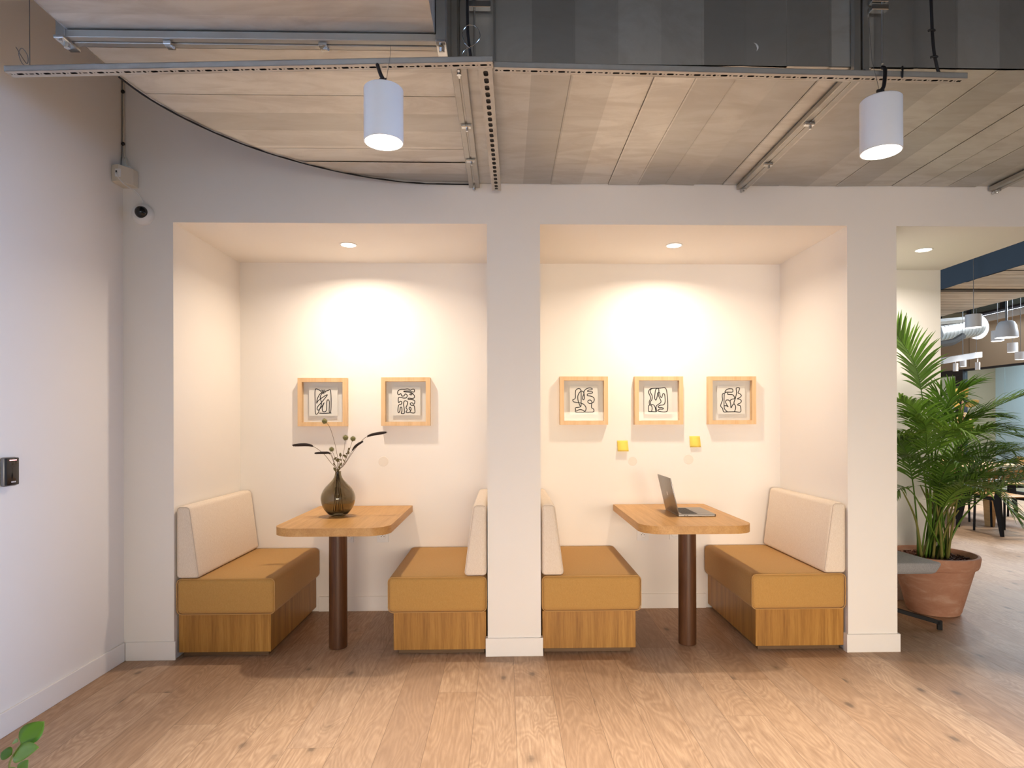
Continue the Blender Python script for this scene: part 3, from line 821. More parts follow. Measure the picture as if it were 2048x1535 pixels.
A4 = ((1260, 740), 7.585, [
    [(306, 640), (305, 560), (330, 541), (354, 560), (360, 600), (350, 640)],
    [(306, 640), (360, 641), (427, 640), (420, 590), (424, 555), (455, 530), (490, 504), (492, 472), (467, 425), (455, 375), (460, 345), (475, 362), (480, 400), (500, 430), (514, 402), (526, 368), (546, 376), (556, 430), (556, 500), (532, 538), (480, 545), (452, 562), (462, 580), (500, 580), (530, 590), (520, 604), (470, 605), (446, 626), (470, 638), (550, 646), (590, 628), (598, 540), (590, 400), (563, 285), (480, 286), (360, 290), (320, 308), (306, 350), (328, 400), (340, 440), (316, 490), (322, 540)],
    [(362, 290), (334, 312), (334, 350), (360, 400), (360, 450), (336, 492), (342, 530), (382, 540), (406, 580), (412, 636)],
    [(446, 350), (430, 440), (415, 466), (399, 440), (402, 380), (412, 310), (440, 290), (460, 300), (462, 348)]])
A5 = ((1260, 740), 7.585, [
    [(1580, 284), (1583, 330), (1510, 334), (1465, 332), (1490, 296), (1530, 282), (1580, 284)],
    [(1475, 342), (1432, 358), (1424, 400), (1430, 450), (1410, 500), (1402, 548), (1430, 580), (1445, 630), (1500, 632), (1620, 630), (1702, 632), (1702, 560), (1690, 535), (1658, 530), (1668, 512), (1702, 495), (1714, 465), (1692, 442), (1652, 435), (1692, 414), (1714, 385), (1692, 358), (1664, 345), (1680, 305), (1685, 270), (1636, 274), (1641, 340), (1625, 420), (1605, 478), (1604, 510), (1626, 545), (1625, 592), (1608, 630)],
    [(1455, 345), (1452, 440), (1452, 540), (1462, 592), (1502, 630)],
    [(1512, 342), (1508, 366), (1580, 372), (1605, 400), (1612, 432), (1572, 440), (1544, 465), (1553, 520), (1558, 572), (1580, 530), (1605, 510)],
    [(1455, 540), (1490, 540), (1516, 560), (1492, 522), (1474, 482), (1488, 454), (1522, 455), (1546, 478)]])
def framed(x0, z0, x1, z1, art, label):
    t = thing('framed_drawing', ((x0 + x1) / 2, B, z0), label, 'picture', 'framed line drawings in the booths')
    bw = 0.029; y0, y1 = FY, B - 0.001
    mb = MB()
    # mitred frame
    O = [(x0, z0), (x1, z0), (x1, z1), (x0, z1)]; I = [(x0 + bw, z0 + bw), (x1 - bw, z0 + bw), (x1 - bw, z1 - bw), (x0 + bw, z1 - bw)]
    v = [(p[0], y0, p[1]) for p in O] + [(p[0], y0, p[1]) for p in I] + [(p[0], y1, p[1]) for p in O] + [(p[0], y1, p[1]) for p in I]
    f = []
    for i in range(4):
        j = (i + 1) % 4
        f += [(i, j, 4 + j, 4 + i), (i, 8 + i, 8 + j, j), (4 + i, 4 + j, 12 + j, 12 + i), (8 + i, 12 + i, 12 + j, 8 + j)]
    mb.add(v, f); mb.build('frame', M['frame_wood'], t)
    MB().box(x0 + bw, x1 - bw, B - 0.006, B - 0.002, z0 + bw, z1 - bw).build('backing_board', M['backing'], t)
    MB().box(x0 + bw, x1 - bw, FY + 0.006, FY + 0.0075, z0 + bw, z1 - bw).build('glass_pane', M['pane'], t)
    cx, cz = (x0 + x1) / 2, (z0 + z1) / 2 + 0.004
    pr = MB().box(cx - 0.101, cx + 0.101, B - 0.020, B - 0.0185, cz - 0.101, cz + 0.101).build('print', M['paper'], t)
    allp = [art_pts(s, art[0], art[1]) for s in art[2]]
    fl = [p for s in allp for p in s]
    mx = (min(p.x for p in fl) + max(p.x for p in fl)) / 2; mz = (min(p.z for p in fl) + max(p.z for p in fl)) / 2
    mb = MB()
    for s in allp:
        pts = crom([(p.x - mx + cx, 0, p.z - mz + cz) for p in s], 4)
        mb.tube(pts, 0.0034, 6)
    for v_ in mb.bm.verts: v_.co.y = B - 0.0203 + v_.co.y * 0.15
    mb.build('ink_line', M['ink'], pr)
    return t
framed(-1.462, 1.318, -1.118, 1.660, A1, 'framed line drawing of spiky overlapping leaves, leftmost in the left booth')
framed(-0.876, 1.320, -0.532, 1.663, A2, 'framed line drawing of dense looping squiggles, on the right in the left booth')
framed(0.392, 1.324, 0.736, 1.668, A3, 'framed line drawing shaped like a figure with a fan, leftmost in the right booth')
framed(0.928, 1.324, 1.276, 1.668, A4, 'framed line drawing with wavy left edge, middle of three in the right booth')
framed(1.459, 1.324, 1.803, 1.668, A5, 'framed line drawing with flower bud inside, rightmost in the right booth')

# ------------------------------------------------------------------ sticky notes
def sticky(x0, x1, z0, z1, lift, label):
    mb = MB(); n = 6
    for i in range(n + 1):
        f = i / n; z = z1 + (z0 - z1) * f; y = B - 0.001 - lift * f ** 1.6 - (0.004 * math.sin(f * PI) if lift > 0.01 else 0.006 * math.sin(f * 2 * PI) ** 2)
        mb.bm.verts.new((x0 + 0.002 * f, y, z)); mb.bm.verts.new((x1 + 0.004 * f, y, z))
    mb.bm.verts.ensure_lookup_table(); V = mb.bm.verts
    for i in range(n): mb.bm.faces.new((V[2 * i], V[2 * i + 1], V[2 * i + 3], V[2 * i + 2]))
    o = mb.build('sticky_note', M['sticky'], smooth=True)
    sm = o.modifiers.new('thickness', 'SOLIDIFY'); sm.thickness = 0.0004
    tag(o, label, 'note', 'yellow sticky notes in the right booth')
sticky(0.808, 0.884, 1.132, 1.209, 0.020, 'yellow sticky note on the wall below the gap left of the middle picture')
sticky(1.333, 1.409, 1.160, 1.240, 0.012, 'yellow sticky note on the wall below the gap right of the middle picture')

# ------------------------------------------------------------------ wall sockets
def socket(x, z, label):
    t = thing('wall_socket', (x, B, z), label, 'socket', 'white wall sockets under the tables')
    MB().box(x - 0.042, x + 0.042, B - 0.009, B, z - 0.042, z + 0.042, 0.002, 2).build('cover_plate', M['white_plastic'], t)
    rot = Matrix.Translation((x, B - 0.009, z)) @ Matrix.Rotation(PI / 2, 4, 'X')
    mb = MB(); mb.lathe([(0.032, 0), (0.032, 0.003), (0.029, 0.004), (0.022, 0.0035), (0.020, 0.001), (0.020, 0.0005)], n=32); mb.xf(rot); w_ = mb.build('socket_well', M['white_plastic'], t, smooth=True, angle=25)
    mb = MB()
    for (a, b, r) in ((-0.0095, 0.0, 0.0028), (0.0095, 0.0, 0.0028), (0, 0.008, 0.0024)):
        mb.lathe([(r, 0.0008), (r, 0.0014)], (a, b, 0), 12)
    mb.xf(rot); mb.build('pin_hole', M['lens'], w_)
socket(-1.123, 0.531, 'white wall socket half hidden behind the left table pedestal')
socket(-0.875, 0.531, 'white wall socket under the left table, right of the pedestal')
socket(0.991, 0.531, 'white wall socket under the right table, left of the pedestal')
socket(1.227, 0.536, 'white wall socket half hidden behind the right table pedestal')

# ------------------------------------------------------------------ laptop
t = thing('laptop', (1.08, 4.03, 0.7505), 'dark grey laptop standing open on the right table', 'laptop')
lx0, lx1, ly0, ly1, lz = 1.082, 1.322, 3.880, 4.205, 0.7515
base = MB().prism(rrect(lx0, lx1, ly0, ly1, (0.006, 0.012, 0.012, 0.006), 4), lz, lz + 0.013, 0.002, 2).build('base', M['laptop'], t)
MB().prism(rrect(lx0 + 0.03, lx0 + 0.13, ly0 + 0.028, ly1 - 0.028, (0.004,) * 4, 3), lz + 0.0131, lz + 0.0135).build('keyboard', M['keys'], base)
mb = MB()
for i in range(5):
    for j in range(13):
        a = lx0 + 0.034 + i * 0.0188; b = ly0 + 0.033 + j * 0.0200
        mb.box(a, a + 0.015, b, b + 0.0165, lz + 0.0134, lz + 0.0145)
mb.build('keys', M['keys'], base)
MB().prism(rrect(lx0 + 0.145, lx0 + 0.225, 4.04 - 0.065, 4.04 + 0.065, (0.004,) * 4, 3), lz + 0.0131, lz + 0.0134).build('trackpad', M['laptop'], base)
mb = MB()
for a in (lx0 + 0.035, lx0 + 0.052):
    mb.box(a, a + 0.008, ly0 - 0.0006, ly0 + 0.001, lz + 0.005, lz + 0.0085)
mb.build('port', M['keys'], base)
# lid leaning away from the base (towards -x)
a0 = math.radians(13)
lidm = Matrix.Translation((lx0 + 0.006, 0, lz + 0.010)) @ Matrix.Rotation(-a0, 4, 'Y')
mb = MB(); mb.box(-0.006, 0.0, ly0, ly1, 0, 0.236, 0.002, 2); mb.xf(lidm); lid = mb.build('lid', M['laptop'], t, smooth=True)
mb = MB(); mb.box(0.0002, 0.0008, ly0 + 0.008, ly1 - 0.008, 0.014, 0.228); mb.xf(lidm); mb.build('screen', M['screen'], lid)
# small light emblem on the lid: a bitten round fruit shape with a leaf
mb = MB()
em = []
for i in range(24):
    a = 2 * PI * i / 24; r = 0.014 * (1 - 0.10 * abs(math.sin(a)) ** 6)
    yy, zz = r * math.cos(a) * 0.95, r * math.sin(a)
    if math.hypot(yy + 0.016, zz - 0.002) < 0.008: yy = -0.016 + 0.0085
    em.append((-0.0064, 4.04 + yy, 0.122 + zz))
mb.add(em, [tuple(range(24))]); mb.add([(-0.0064, 4.04, 0.138), (-0.0064, 4.036, 0.143), (-0.0064, 4.035, 0.148), (-0.0064, 4.039, 0.144)], [(0, 1, 2, 3)])
mb.xf(lidm); mb.build('emblem', M['mark'], lid)

# ------------------------------------------------------------------ vase and dried stems
VX, VY, VZ = -1.062, 4.00, 0.7505
t = thing('glass_vase', (VX, VY, VZ), 'smoky glass bottle vase with narrow neck on the left table', 'vase')
prof = [(0.0, 0.0), (0.035, 0.0), (0.046, 0.004), (0.070, 0.024), (0.095, 0.062), (0.1065, 0.105), (0.1025, 0.142), (0.082, 0.180), (0.056, 0.208), (0.034, 0.232), (0.0225, 0.255), (0.0185, 0.275), (0.0195, 0.284)]
inner = [(0.0160, 0.284), (0.0155, 0.272), (0.0190, 0.254), (0.031, 0.2305), (0.053, 0.205), (0.079, 0.177), (0.099, 0.141), (0.103, 0.105), (0.0915, 0.064), (0.066, 0.030), (0.040, 0.017), (0.0, 0.0165)]
def smooth_prof(p):
    c = crom([(a, 0, b) for a, b in p], 3); return [(max(v.x, 0.0002), v.z) for v in c]
mb = MB(); mb.lathe(smooth_prof(prof) + smooth_prof(inner), (VX, VY, VZ), 56, cap0=True, cap1=True)
mb.build('vase_body', M['vase'], t, smooth=True, angle=80)
def stem(kind, pix, yd, foot, label, size=1.0):
    """stem from inside the vase through the neck along photo-traced points at depth yd"""
    neck = Vector((VX + random.uniform(-0.007, 0.007), VY + random.uniform(-0.006, 0.006), VZ + 0.282))
    ft = Vector((VX + foot[0], VY + foot[1], VZ + 0.022 + foot[2]))
    pts = [ft, (ft + neck) / 2 + Vector((0, 0, 0.01)), neck] 
    k = len(pix)
    out = [at(px, py, VY + (yd) * (i + 1) / k) for i, (px, py) in enumerate(pix)]
    path = crom(pts + out, 5)
    nm = {'grass': 'dried_grass_stem', 'globe': 'dried_globe_thistle', 'leafy': 'dried_leaf_stem'}[kind]
    t = thing(nm, ft, label, 'dried stem', 'dried stems in the smoky vase')
    if kind == 'grass':
        L = 0; cut = len(path) - 1
        hl = 0.105 * size
        while cut > 1 and L < hl: L += (path[cut] - path[cut - 1]).length; cut -= 1
        MB().tube(path[:cut + 2], 0.0015, 6).build('stalk', M['stem'], t, smooth=True)
        hp = path[cut:]; hp = crom(hp, 3); n = len(hp)
        mb = MB(); mb.tube(hp, [0.0098 * size * max(0.18, math.sin(PI * (0.06 + 0.9 * i / (n - 1))) ** 0.5) for i in range(n)], 9)
        rnd = random.Random(3)
        for _ in range(140):
            p = hp[rnd.randrange(n - 1)]; d = Vector((rnd.gauss(0, 1), rnd.gauss(0, 1), rnd.gauss(0, 1))).normalized()
            q = p + d * 0.0135 * size; s_ = d.orthogonal().normalized() * 0.0008
            mb.add([p + s_, p - s_, q], [(0, 1, 2)])
        mb.build('seed_head', M['seed'], t, smooth=True)
    elif kind == 'globe':
        MB().tube(path, 0.0012, 6).build('stalk', M['stem'], t, smooth=True)
        c = path[-1]; mb = MB(); mb.sphere(c, 0.0155 * size)
        rnd = random.Random(4)
        for _ in range(260):
            d = Vector((rnd.gauss(0, 1), rnd.gauss(0, 1), rnd.gauss(0, 1))).normalized(); s_ = d.orthogonal().normalized() * 0.0009
            mb.add([c + d * 0.010 * size + s_, c + d * 0.010 * size - s_, c + d * 0.0215 * size], [(0, 1, 2)])
        mb.build('flower_head', M['thistle'], t, smooth=True)
    else:
        MB().tube(path, 0.0014, 6).build('stalk', M['stem'], t, smooth=True)
        rnd = random.Random(int(pix[0][0])); n = len(path)
        for j in range(7):
            i = rnd.randrange(int(n * 0.55), n); p = path[i]
            d = Vector((rnd.uniform(-1, 1), rnd.uniform(-0.6, 0.6), rnd.uniform(-0.7, 0.9))).normalized(); s_ = d.cross(Vector((0, 1, 0.3))).normalized()
            L = rnd.uniform(0.014, 0.028); w_ = L * 0.33
            mb = MB(); up = Vector((0, -0.004, 0.004))
            mb.add([p, p + d * L * 0.4 + s_ * w_, p + d * L * 0.75 + s_ * w_ * 0.7 + up, p + d * L + up, p + d * L * 0.75 - s_ * w_ * 0.7 + up, p + d * L * 0.4 - s_ * w_], [(0, 1, 2, 3, 4, 5)])
            lf = mb.build('leaf', M['dry_leaf'], t)
            sm = lf.modifiers.new('thickness', 'SOLIDIFY'); sm.thickness = 0.0008
stem('grass', [(662, 925), (645, 905), (620, 890), (585, 890)], -0.02, (0.02, -0.01, 0), 'dried grass with dark seed head, reaching furthest left', 1.05)
stem('grass', [(668, 925), (660, 907), (648, 905), (629, 906)], -0.06, (0.03, 0.01, 0), 'dried grass with dark seed head, lower one on the left', 0.85)
stem('grass', [(688, 930), (712, 895), (735, 872), (773, 864)], 0.02, (-0.03, 0.0, 0), 'dried grass with dark seed head, reaching furthest right', 1.0)
stem('grass', [(686, 932), (698, 912), (710, 893), (726, 882)], -0.05, (-0.02, 0.015, 0), 'dried grass with dark seed head, short one leaning right', 0.80)
stem('globe', [(675, 915), (668, 880), (659, 853), (649, 842)], 0.0, (0.01, -0.02, 0), 'globe thistle on the tallest stem, in front of the left picture', 1.0)
stem('globe', [(682, 925), (688, 900), (691, 875)], 0.02, (-0.01, 0.01, 0), 'globe thistle in the middle of the bunch, left of its twin', 1.0)
stem('globe', [(688, 925), (697, 905), (706, 877)], 0.0, (-0.035, 0.01, 0), 'globe thistle on the right of the bunch', 0.95)
stem('globe', [(678, 930), (670, 915), (663, 898)], -0.04, (0.035, 0.0, 0.0), 'small globe thistle low on the left of the bunch', 0.85)
stem('leafy', [(672, 940), (668, 922), (662, 905)], -0.02, (0.0, 0.02, 0), 'dried leafy twig on the left of the bunch')
stem('leafy', [(682, 935), (690, 922), (697, 895)], 0.03, (-0.015, -0.02, 0), 'dried leafy twig on the right of the bunch')
stem('leafy', [(680, 938), (679, 925), (682, 908)], 0.0, (0.005, 0.0, 0.002), 'dried leafy twig standing upright in the middle of the bunch')

# ------------------------------------------------------------------ camera dome, junction box, cable, reader
t = thing('security_camera', (-2.045, D, 2.523), 'white dome security camera on the wall left of the left booth', 'camera')
rot = Matrix.Translation((-2.045, D - 0.0005, 2.523)) @ Matrix.Rotation(PI / 2, 4, 'X')
mb = MB(); mb.lathe([(0.060, 0), (0.060, 0.018), (0.056, 0.026), (0.047, 0.036), (0.036, 0.044), (0.034, 0.044)], n=40, cap1=True); mb.xf(rot); mb.build('housing', M['white_plastic'], t, smooth=True, angle=50)
mb = MB(); mb.sphere((0, 0, 0), 0.034, 1, 1, 1, 28, 16); mb.xf(Matrix.Translation((-2.036, D - 0.040, 2.526))); mb.build('dome', M['lens'], t, smooth=True)
t = thing('junction_box', (-2.10, D, 2.66), 'ivory junction box high in the corner above the dome camera', 'box')
mb = MB(); mb.prism([(-2.160, D - 0.003), (-2.160, D - 0.105), (-2.118, D - 0.118), (-2.075, D - 0.05), (-2.075, D - 0.003)], 2.672, 2.765, 0.002, 1)
mb.build('box_body', M['ivory_plastic'], t)
MB().box(-2.135, -2.105, D - 0.119, D - 0.110, 2.695, 2.74, 0.002, 1).build('faceplate', M['white_plastic'], t)
MB().box(-2.130, -2.122, D - 0.1205, D - 0.119, 2.712, 2.728).build('port', M['lens'], t)
MB().box(-2.125, -2.095, D - 0.05, D - 0.02, 2.766, 2.782, 0.003, 1).build('cable_gland', M['white_plastic'], t)
strand('white_cable', [(-2.125, D - 0.121, 2.718), (-2.12, D - 0.126, 2.70), (-2.10, D - 0.10, 2.665), (-2.06, D - 0.05, 2.635), (-2.045, D - 0.012, 2.60), (-2.045, D - 0.010, 2.583)], 0.0024, M['white_plastic'], 'thin white cable from the junction box down to the dome camera', 'cable')
strand('data_cable', [(-2.112, D - 0.035, 2.78), (-2.135, D - 0.02, 2.84), (-2.148, D - 0.012, 2.88), (-2.150, D - 0.010, 3.3), (-2.150, D - 0.010, 3.9)], 0.0026, M['ivory_plastic'], 'right strand of the twin cables rising in the corner above the junction box', 'cable')
strand('data_cable', [(-2.156, D - 0.03, 2.766), (-2.157, D - 0.020, 2.84), (-2.158, D - 0.015, 2.88), (-2.158, D - 0.012, 3.3), (-2.158, D - 0.012, 3.9)], 0.0026, M['wire'], 'left strand of the twin cables rising in the corner above the junction box', 'cable')
for z, lb in ((2.92, 'lower'), (3.215, 'upper')):
    mb = MB(); mb.sphere((-2.153, D - 0.013, z), 0.011, 1.0, 0.8, 1.0, 10, 8)
    tag(mb.build('cable_clip', M['black_cable'], smooth=True), 'black clip holding the corner cables, %s of the two' % lb, 'clip', 'black clips on the corner cables')
t = thing('card_reader', (XL, 2.765, 1.07), 'black card reader with a small red light on the left wall', 'card reader')
MB().box(XL, XL + 0.024, 2.725, 2.80, 1.072, 1.198, 0.009, 3).build('back_shell', M['laptop'], t, smooth=True, label='grey back shell')
MB().box(XL + 0.018, XL + 0.030, 2.727, 2.798, 1.076, 1.196, 0.005, 2).build('front_cover', M['lens'], t, smooth=True)
MB().box(XL + 0.0298, XL + 0.0306, 2.742, 2.782, 1.183, 1.1875).build('status_light', M['red_led'], t)
mb = MB()
for i in range(4):
    mb.box(XL + 0.0298, XL + 0.0306, 2.752 + i * 0.0065, 2.7565 + i * 0.0065, 1.088, 1.094)
mb.build('maker_mark', M['mark'], t)

# ------------------------------------------------------------------ potted palm
PX, PY = 3.03, 4.355
def leaflet(mb, p, d, n_up, L, w, droop, seg=4):
    """narrow folded leaf"""
    side = d.cross(n_up)
    if side.length < 1e-4: side = d.orthogonal()
    side.normalize(); rows = []
    pos = Vector(p); dd = Vector(d)
    for i in range(seg + 1):
        f = i / seg
        ww = w * (0.35 + 0.65 * math.sin(PI * min(1, 0.15 + 0.6 * f))) * (1 - f ** 3) + 0.0004
        rows.append((pos + side * ww + n_up * ww * 0.35, pos.copy(), pos - side * ww + n_up * ww * 0.35))
        dd = (dd + Vector((0, 0, -droop / seg)) * (0.4 + f)).normalized()
        pos = pos + dd * (L / seg)
    vs = [[mb.bm.verts.new(clampv(q)) for q in r] for r in rows]
    for a, b in zip(vs, vs[1:]):
        mb.bm.faces.new((a[0], a[1], b[1], b[0])); mb.bm.faces.new((a[1], a[2], b[2], b[1]))
def clampv(q):
    q = Vector(q)
    if q.y > 3.55 and q.x < 3.4: q.x = max(q.x, 2.30)
    if q.x < 3.32: q.y = min(q.y, B3 - 0.016)
    return q
def frond(parent, ctrl, n_leaf, L, w, start=0.35, droop=0.7, spread=48, seed=0, name='frond', mat=None, upv=Vector((0, 0, 1)), one=None):
    rnd = random.Random(seed)
    N = 26; path = bez(*ctrl, N) if len(ctrl) == 4 else crom(ctrl, 6)
    path = [clampv(p) for p in path]; N = len(path) - 1
    mb = MB(); mb.tube(path, [0.0065 * (1 - 0.82 * i / N) for i in range(N + 1)], 6)
    n_leaf = int(n_leaf * 1.4); w = w * 0.82
    for k in range(n_leaf):
        f = start + (1 - start) * (k + 0.5) / n_leaf
        x = f * N; i = min(N - 1, int(x)); p = path[i].lerp(path[i + 1], x - i)
        T = (path[i + 1] - path[i]).normalized()
        S = T.cross(upv)
        if S.length < 0.15: S = T.cross(Vector((0, 1, 0.2)))
        S.normalize(); U = S.cross(T).normalized()
        g = (f - start) / (1 - start)
        ll = L * (0.45 + 0.55 * math.sin(PI * (0.15 + 0.72 * g))) * rnd.uniform(0.88, 1.08)
        ang = math.radians(spread * (1 - 0.55 * g) + rnd.uniform(-5, 5))
        for sgn in (-1, 1):
            d = (T * math.cos(ang) + S * sgn * math.sin(ang) + U * rnd.uniform(0.18, 0.42)).normalized()
            leaflet(mb, p, d, U, ll, w * rnd.uniform(0.85, 1.1), droop * rnd.uniform(0.7, 1.3))
    T = (path[-1] - path[-3]).normalized()
    leaflet(mb, path[-1], T, Vector((0, 0, 1)), L * 0.5, w, droop)
    return mb.build(name, mat or M['palm'], parent, smooth=True, angle=180)
t = thing('potted_palm', (PX, PY, 0), 'large feathery palm in a terracotta pot, right of the right pier', 'plant')
mb = MB(); mb.lathe([(0.150, 0.0), (0.160, 0.004), (0.168, 0.02), (0.245, 0.325), (0.262, 0.330), (0.270, 0.345), (0.278, 0.40), (0.274, 0.412), (0.258, 0.414), (0.250, 0.405), (0.235, 0.33)], (PX, PY, 0.0), 56, cap1=False)
mb.build('pot', M['terracotta'], t, smooth=True, angle=40, label='terracotta pot with a thick rim')
mb = MB(); rnd = random.Random(2)
mb.lathe([(0.2435, 0.365), (0.16, 0.378), (0.02, 0.382)], (PX, PY, 0), 32)
for _ in range(420):
    a = rnd.uniform(0, 2 * PI); r = 0.235 * math.sqrt(rnd.random()); c = (PX + r * math.cos(a), PY + r * math.sin(a), 0.377 + rnd.uniform(0, 0.010))
    s = rnd.uniform(0.006, 0.013); R3 = Matrix.Rotation(rnd.uniform(0, 6), 4, 'Z') @ Matrix.Rotation(rnd.uniform(-0.7, 0.7), 4, 'X')
    q = [R3 @ Vector((x, y, z)) for x in (-s, s) for y in (-s * 0.5, s * 0.5) for z in (-s * 0.3, s * 0.3)]
    mb.add([Vector(c) + v for v in q], [(0, 1, 3, 2), (4, 6, 7, 5), (0, 4, 5, 1), (2, 3, 7, 6), (0, 2, 6, 4), (1, 5, 7, 3)])
mb.build('bark_mulch', M['bark'], t)
def soil(dx, dy): return Vector((PX + dx, PY + dy, 0.375))
rnd = random.Random(21)
key = [
    # control points: (pixel x, pixel y, depth) ... traced main fronds
    ([(1868, 960, 4.28), (1850, 830, 4.20), (1832, 735, 4.16), (1793, 668, 4.12)], 22, 0.26, 0.011, 0.62, 0.55),
    ([(1890, 980, 4.2), (1920, 880, 4.05), (1970, 825, 3.95), (2052, 788, 3.85)], 22, 0.24, 0.010, 0.50, 0.9),
    ([(1890, 960, 4.25), (1935, 880, 4.2), (1990, 862, 4.1), (2060, 880, 4.0)], 20, 0.26, 0.008, 0.50, 0.9),
    ([(1885, 990, 4.2), (1930, 920, 4.1), (1985, 905, 4.0), (2055, 945, 3.9)], 22, 0.26, 0.007, 0.42, 0.9),
    ([(1885, 1020, 4.2), (1930, 965, 4.05), (1985, 980, 3.95), (2030, 1030, 3.85)], 18, 0.20, 0.008, 0.45, 0.9),
    ([(1870, 930, 4.2), (1880, 860, 4.1), (1900, 800, 4.0), (1935, 775, 3.9)], 20, 0.24, 0.010, 0.52, 0.8),
    ([(1860, 950, 4.2), (1850, 870, 4.1), (1830, 820, 4.0), (1800, 800, 3.9)], 20, 0.22, 0.009, 0.50, 0.9),
    ([(1865, 930, 4.3), (1870, 840, 4.25), (1885, 790, 4.2), (1925, 800, 4.1)], 20, 0.22, 0.009, 0.55, 0.9),
    ([(1850, 960, 4.2), (1835, 900, 4.1), (1815, 870, 4.0), (1790, 870, 3.9)], 18, 0.22, 0.008, 0.50, 0.9),
    ([(1875, 960, 4.2), (1900, 880, 4.05), (1930, 840, 3.95), (1985, 835, 3.85)], 20, 0.24, 0.009, 0.50, 0.8),
    ([(1845, 1020, 4.15), (1825, 985, 4.05), (1805, 975, 3.98), (1788, 990, 3.92)], 10, 0.12, 0.007, 0.60, 0.8),
    ([(1870, 950, 4.15), (1880, 890, 3.98), (1900, 860, 3.85), (1930, 865, 3.75)], 18, 0.24, 0.009, 0.45, 0.9),
    ([(1860, 960, 4.15), (1855, 900, 3.98), (1850, 850, 3.9), (1830, 835, 3.8)], 18, 0.24, 0.009, 0.45, 0.9),
]
si = 0
for pts, nl, L, w_, st, dr in key:
    si += 1
    a = rnd.uniform(0, 2 * PI); r = 0.10 * math.sqrt(rnd.random())
    frond(t, [soil(r * math.cos(a), r * math.sin(a))] + [at(*p) for p in pts], nl, L, w_, st, dr, 50, si)
for k in range(20):
    si += 1
    az = rnd.uniform(-2.6, 0.35); el = rnd.uniform(0.55, 1.15); ln = rnd.uniform(0.75, 1.15)
    a = rnd.uniform(0, 2 * PI); r = 0.11 * math.sqrt(rnd.random()); s0 = soil(r * math.cos(a), r * math.sin(a))
    hd = Vector((math.cos(az), math.sin(az), 0))
    h = ln * math.sin(el); q = ln * math.cos(el)
    p1 = s0 + Vector((0, 0, h * 0.55)) + hd * q * 0.08
    p2 = s0 + Vector((0, 0, h * 1.0)) + hd * q * 0.45
    p3 = s0 + Vector((0, 0, h * 0.92)) + hd * q * 1.15
    frond(t, [s0, p1, p2, p3], 18, rnd.uniform(0.2, 0.27), 0.008, 0.42, 0.95, 52, si)
for k in range(16):
    a = rnd.uniform(0, 2 * PI); r = 0.11 * math.sqrt(rnd.random()); s0 = soil(r * math.cos(a), r * math.sin(a))
    top = s0 + Vector((rnd.uniform(-0.2, 0.2), rnd.uniform(-0.18, 0.05), rnd.uniform(0.35, 0.6)))
    mid = s0.lerp(top, 0.5) + Vector((-(top.x - s0.x) * 0.15, 0, 0.03))
    path = crom([s0 - Vector((0, 0, 0.02)), mid, top], 5); n = len(path)
    MB().tube(path, [0.0095 - 0.005 * i / (n - 1) for i in range(n)], 7).build('cane', M['cane'], t, smooth=True)

# ------------------------------------------------------------------ grey footstool
t = thing('footstool', (2.53, 4.07, 0), 'grey upholstered footstool with black star base, half behind the right pier', 'stool')
mb = MB(); mb.hexa([(2.30, 3.885, 0.375), (2.725, 3.885, 0.375), (2.695, 4.245, 0.375), (2.30, 4.245, 0.375), (2.30, 3.865, 0.452), (2.762, 3.865, 0.452), (2.722, 4.265, 0.452), (2.30, 4.265, 0.452)], 0.022, 4)
mb.build('seat_pad', M['grey_fabric'], t, smooth=True, angle=60)
MB().lathe([(0.024, 0.10), (0.024, 0.376)], (2.52, 4.08, 0), 20).build('column', M['black_metal'], t, smooth=True)
for (ax, ay) in ((2.800, 3.966), (2.76, 4.08), (2.31, 3.90), (2.31, 4.26)):
    if (ax, ay) == (2.76, 4.08): ax, ay = 2.66, 4.30
    c = Vector((2.52, 4.08, 0.115)); e = Vector((ax, ay, 0.045)); d = (e - c); s_ = Vector((-d.y, d.x, 0)).normalized() * 0.013
    mb = MB(); hz = Vector((0, 0, 0.012))
    mb.hexa([c - s_ - hz, c + s_ - hz, e + s_ - hz, e - s_ - hz, c - s_ + hz, c + s_ + hz, e + s_ + hz, e - s_ + hz])
    u = d.normalized() * 0.014; u.z = 0
    mb.hexa([Vector((e.x, e.y, 0)) - s_ - u, Vector((e.x, e.y, 0)) + s_ - u, Vector((e.x, e.y, 0)) + s_ + u, Vector((e.x, e.y, 0)) - s_ + u, e - s_ - u + hz, e + s_ - u + hz, e + s_ + u + hz, e - s_ + u + hz])
    mb.build('leg', M['black_metal'], t)

# ------------------------------------------------------------------ leafy plant at the lower left
t = thing('leafy_plant', (-1.36, 1.50, 0), 'green round-leaved plant poking in at the lower left corner', 'plant')
MB().lathe([(0.09, 0), (0.12, 0.02), (0.14, 0.20), (0.145, 0.22), (0.13, 0.22), (0.12, 0.19)], (-1.36, 1.50, 0), 32).build('pot', M['white_plastic'], t, smooth=True, angle=40)
def oval_leaf(mb, p, tip, w, nrm, cup=0.15):
    p, tip = Vector(p), Vector(tip); d = tip - p; L = d.length; T = d / L
    S = T.cross(Vector(nrm)).normalized(); U = S.cross(T)
    rows = []
    for i in range(9):
        f = i / 8; ww = w * (math.sin(PI * f ** 0.85) ** 0.8) + 0.0004
        c = p + T * L * f + U * (-0.12 * L * f * f)
        rows.append([mb.bm.verts.new(c + S * ww * s_ + U * abs(s_) * ww * cup) for s_ in (-1, -0.5, 0, 0.5, 1)])
    for a, b in zip(rows, rows[1:]):
        for j in range(4): mb.bm.faces.new((a[j], a[j + 1], b[j + 1], b[j]))
base = Vector((-1.36, 1.50, 0.2))
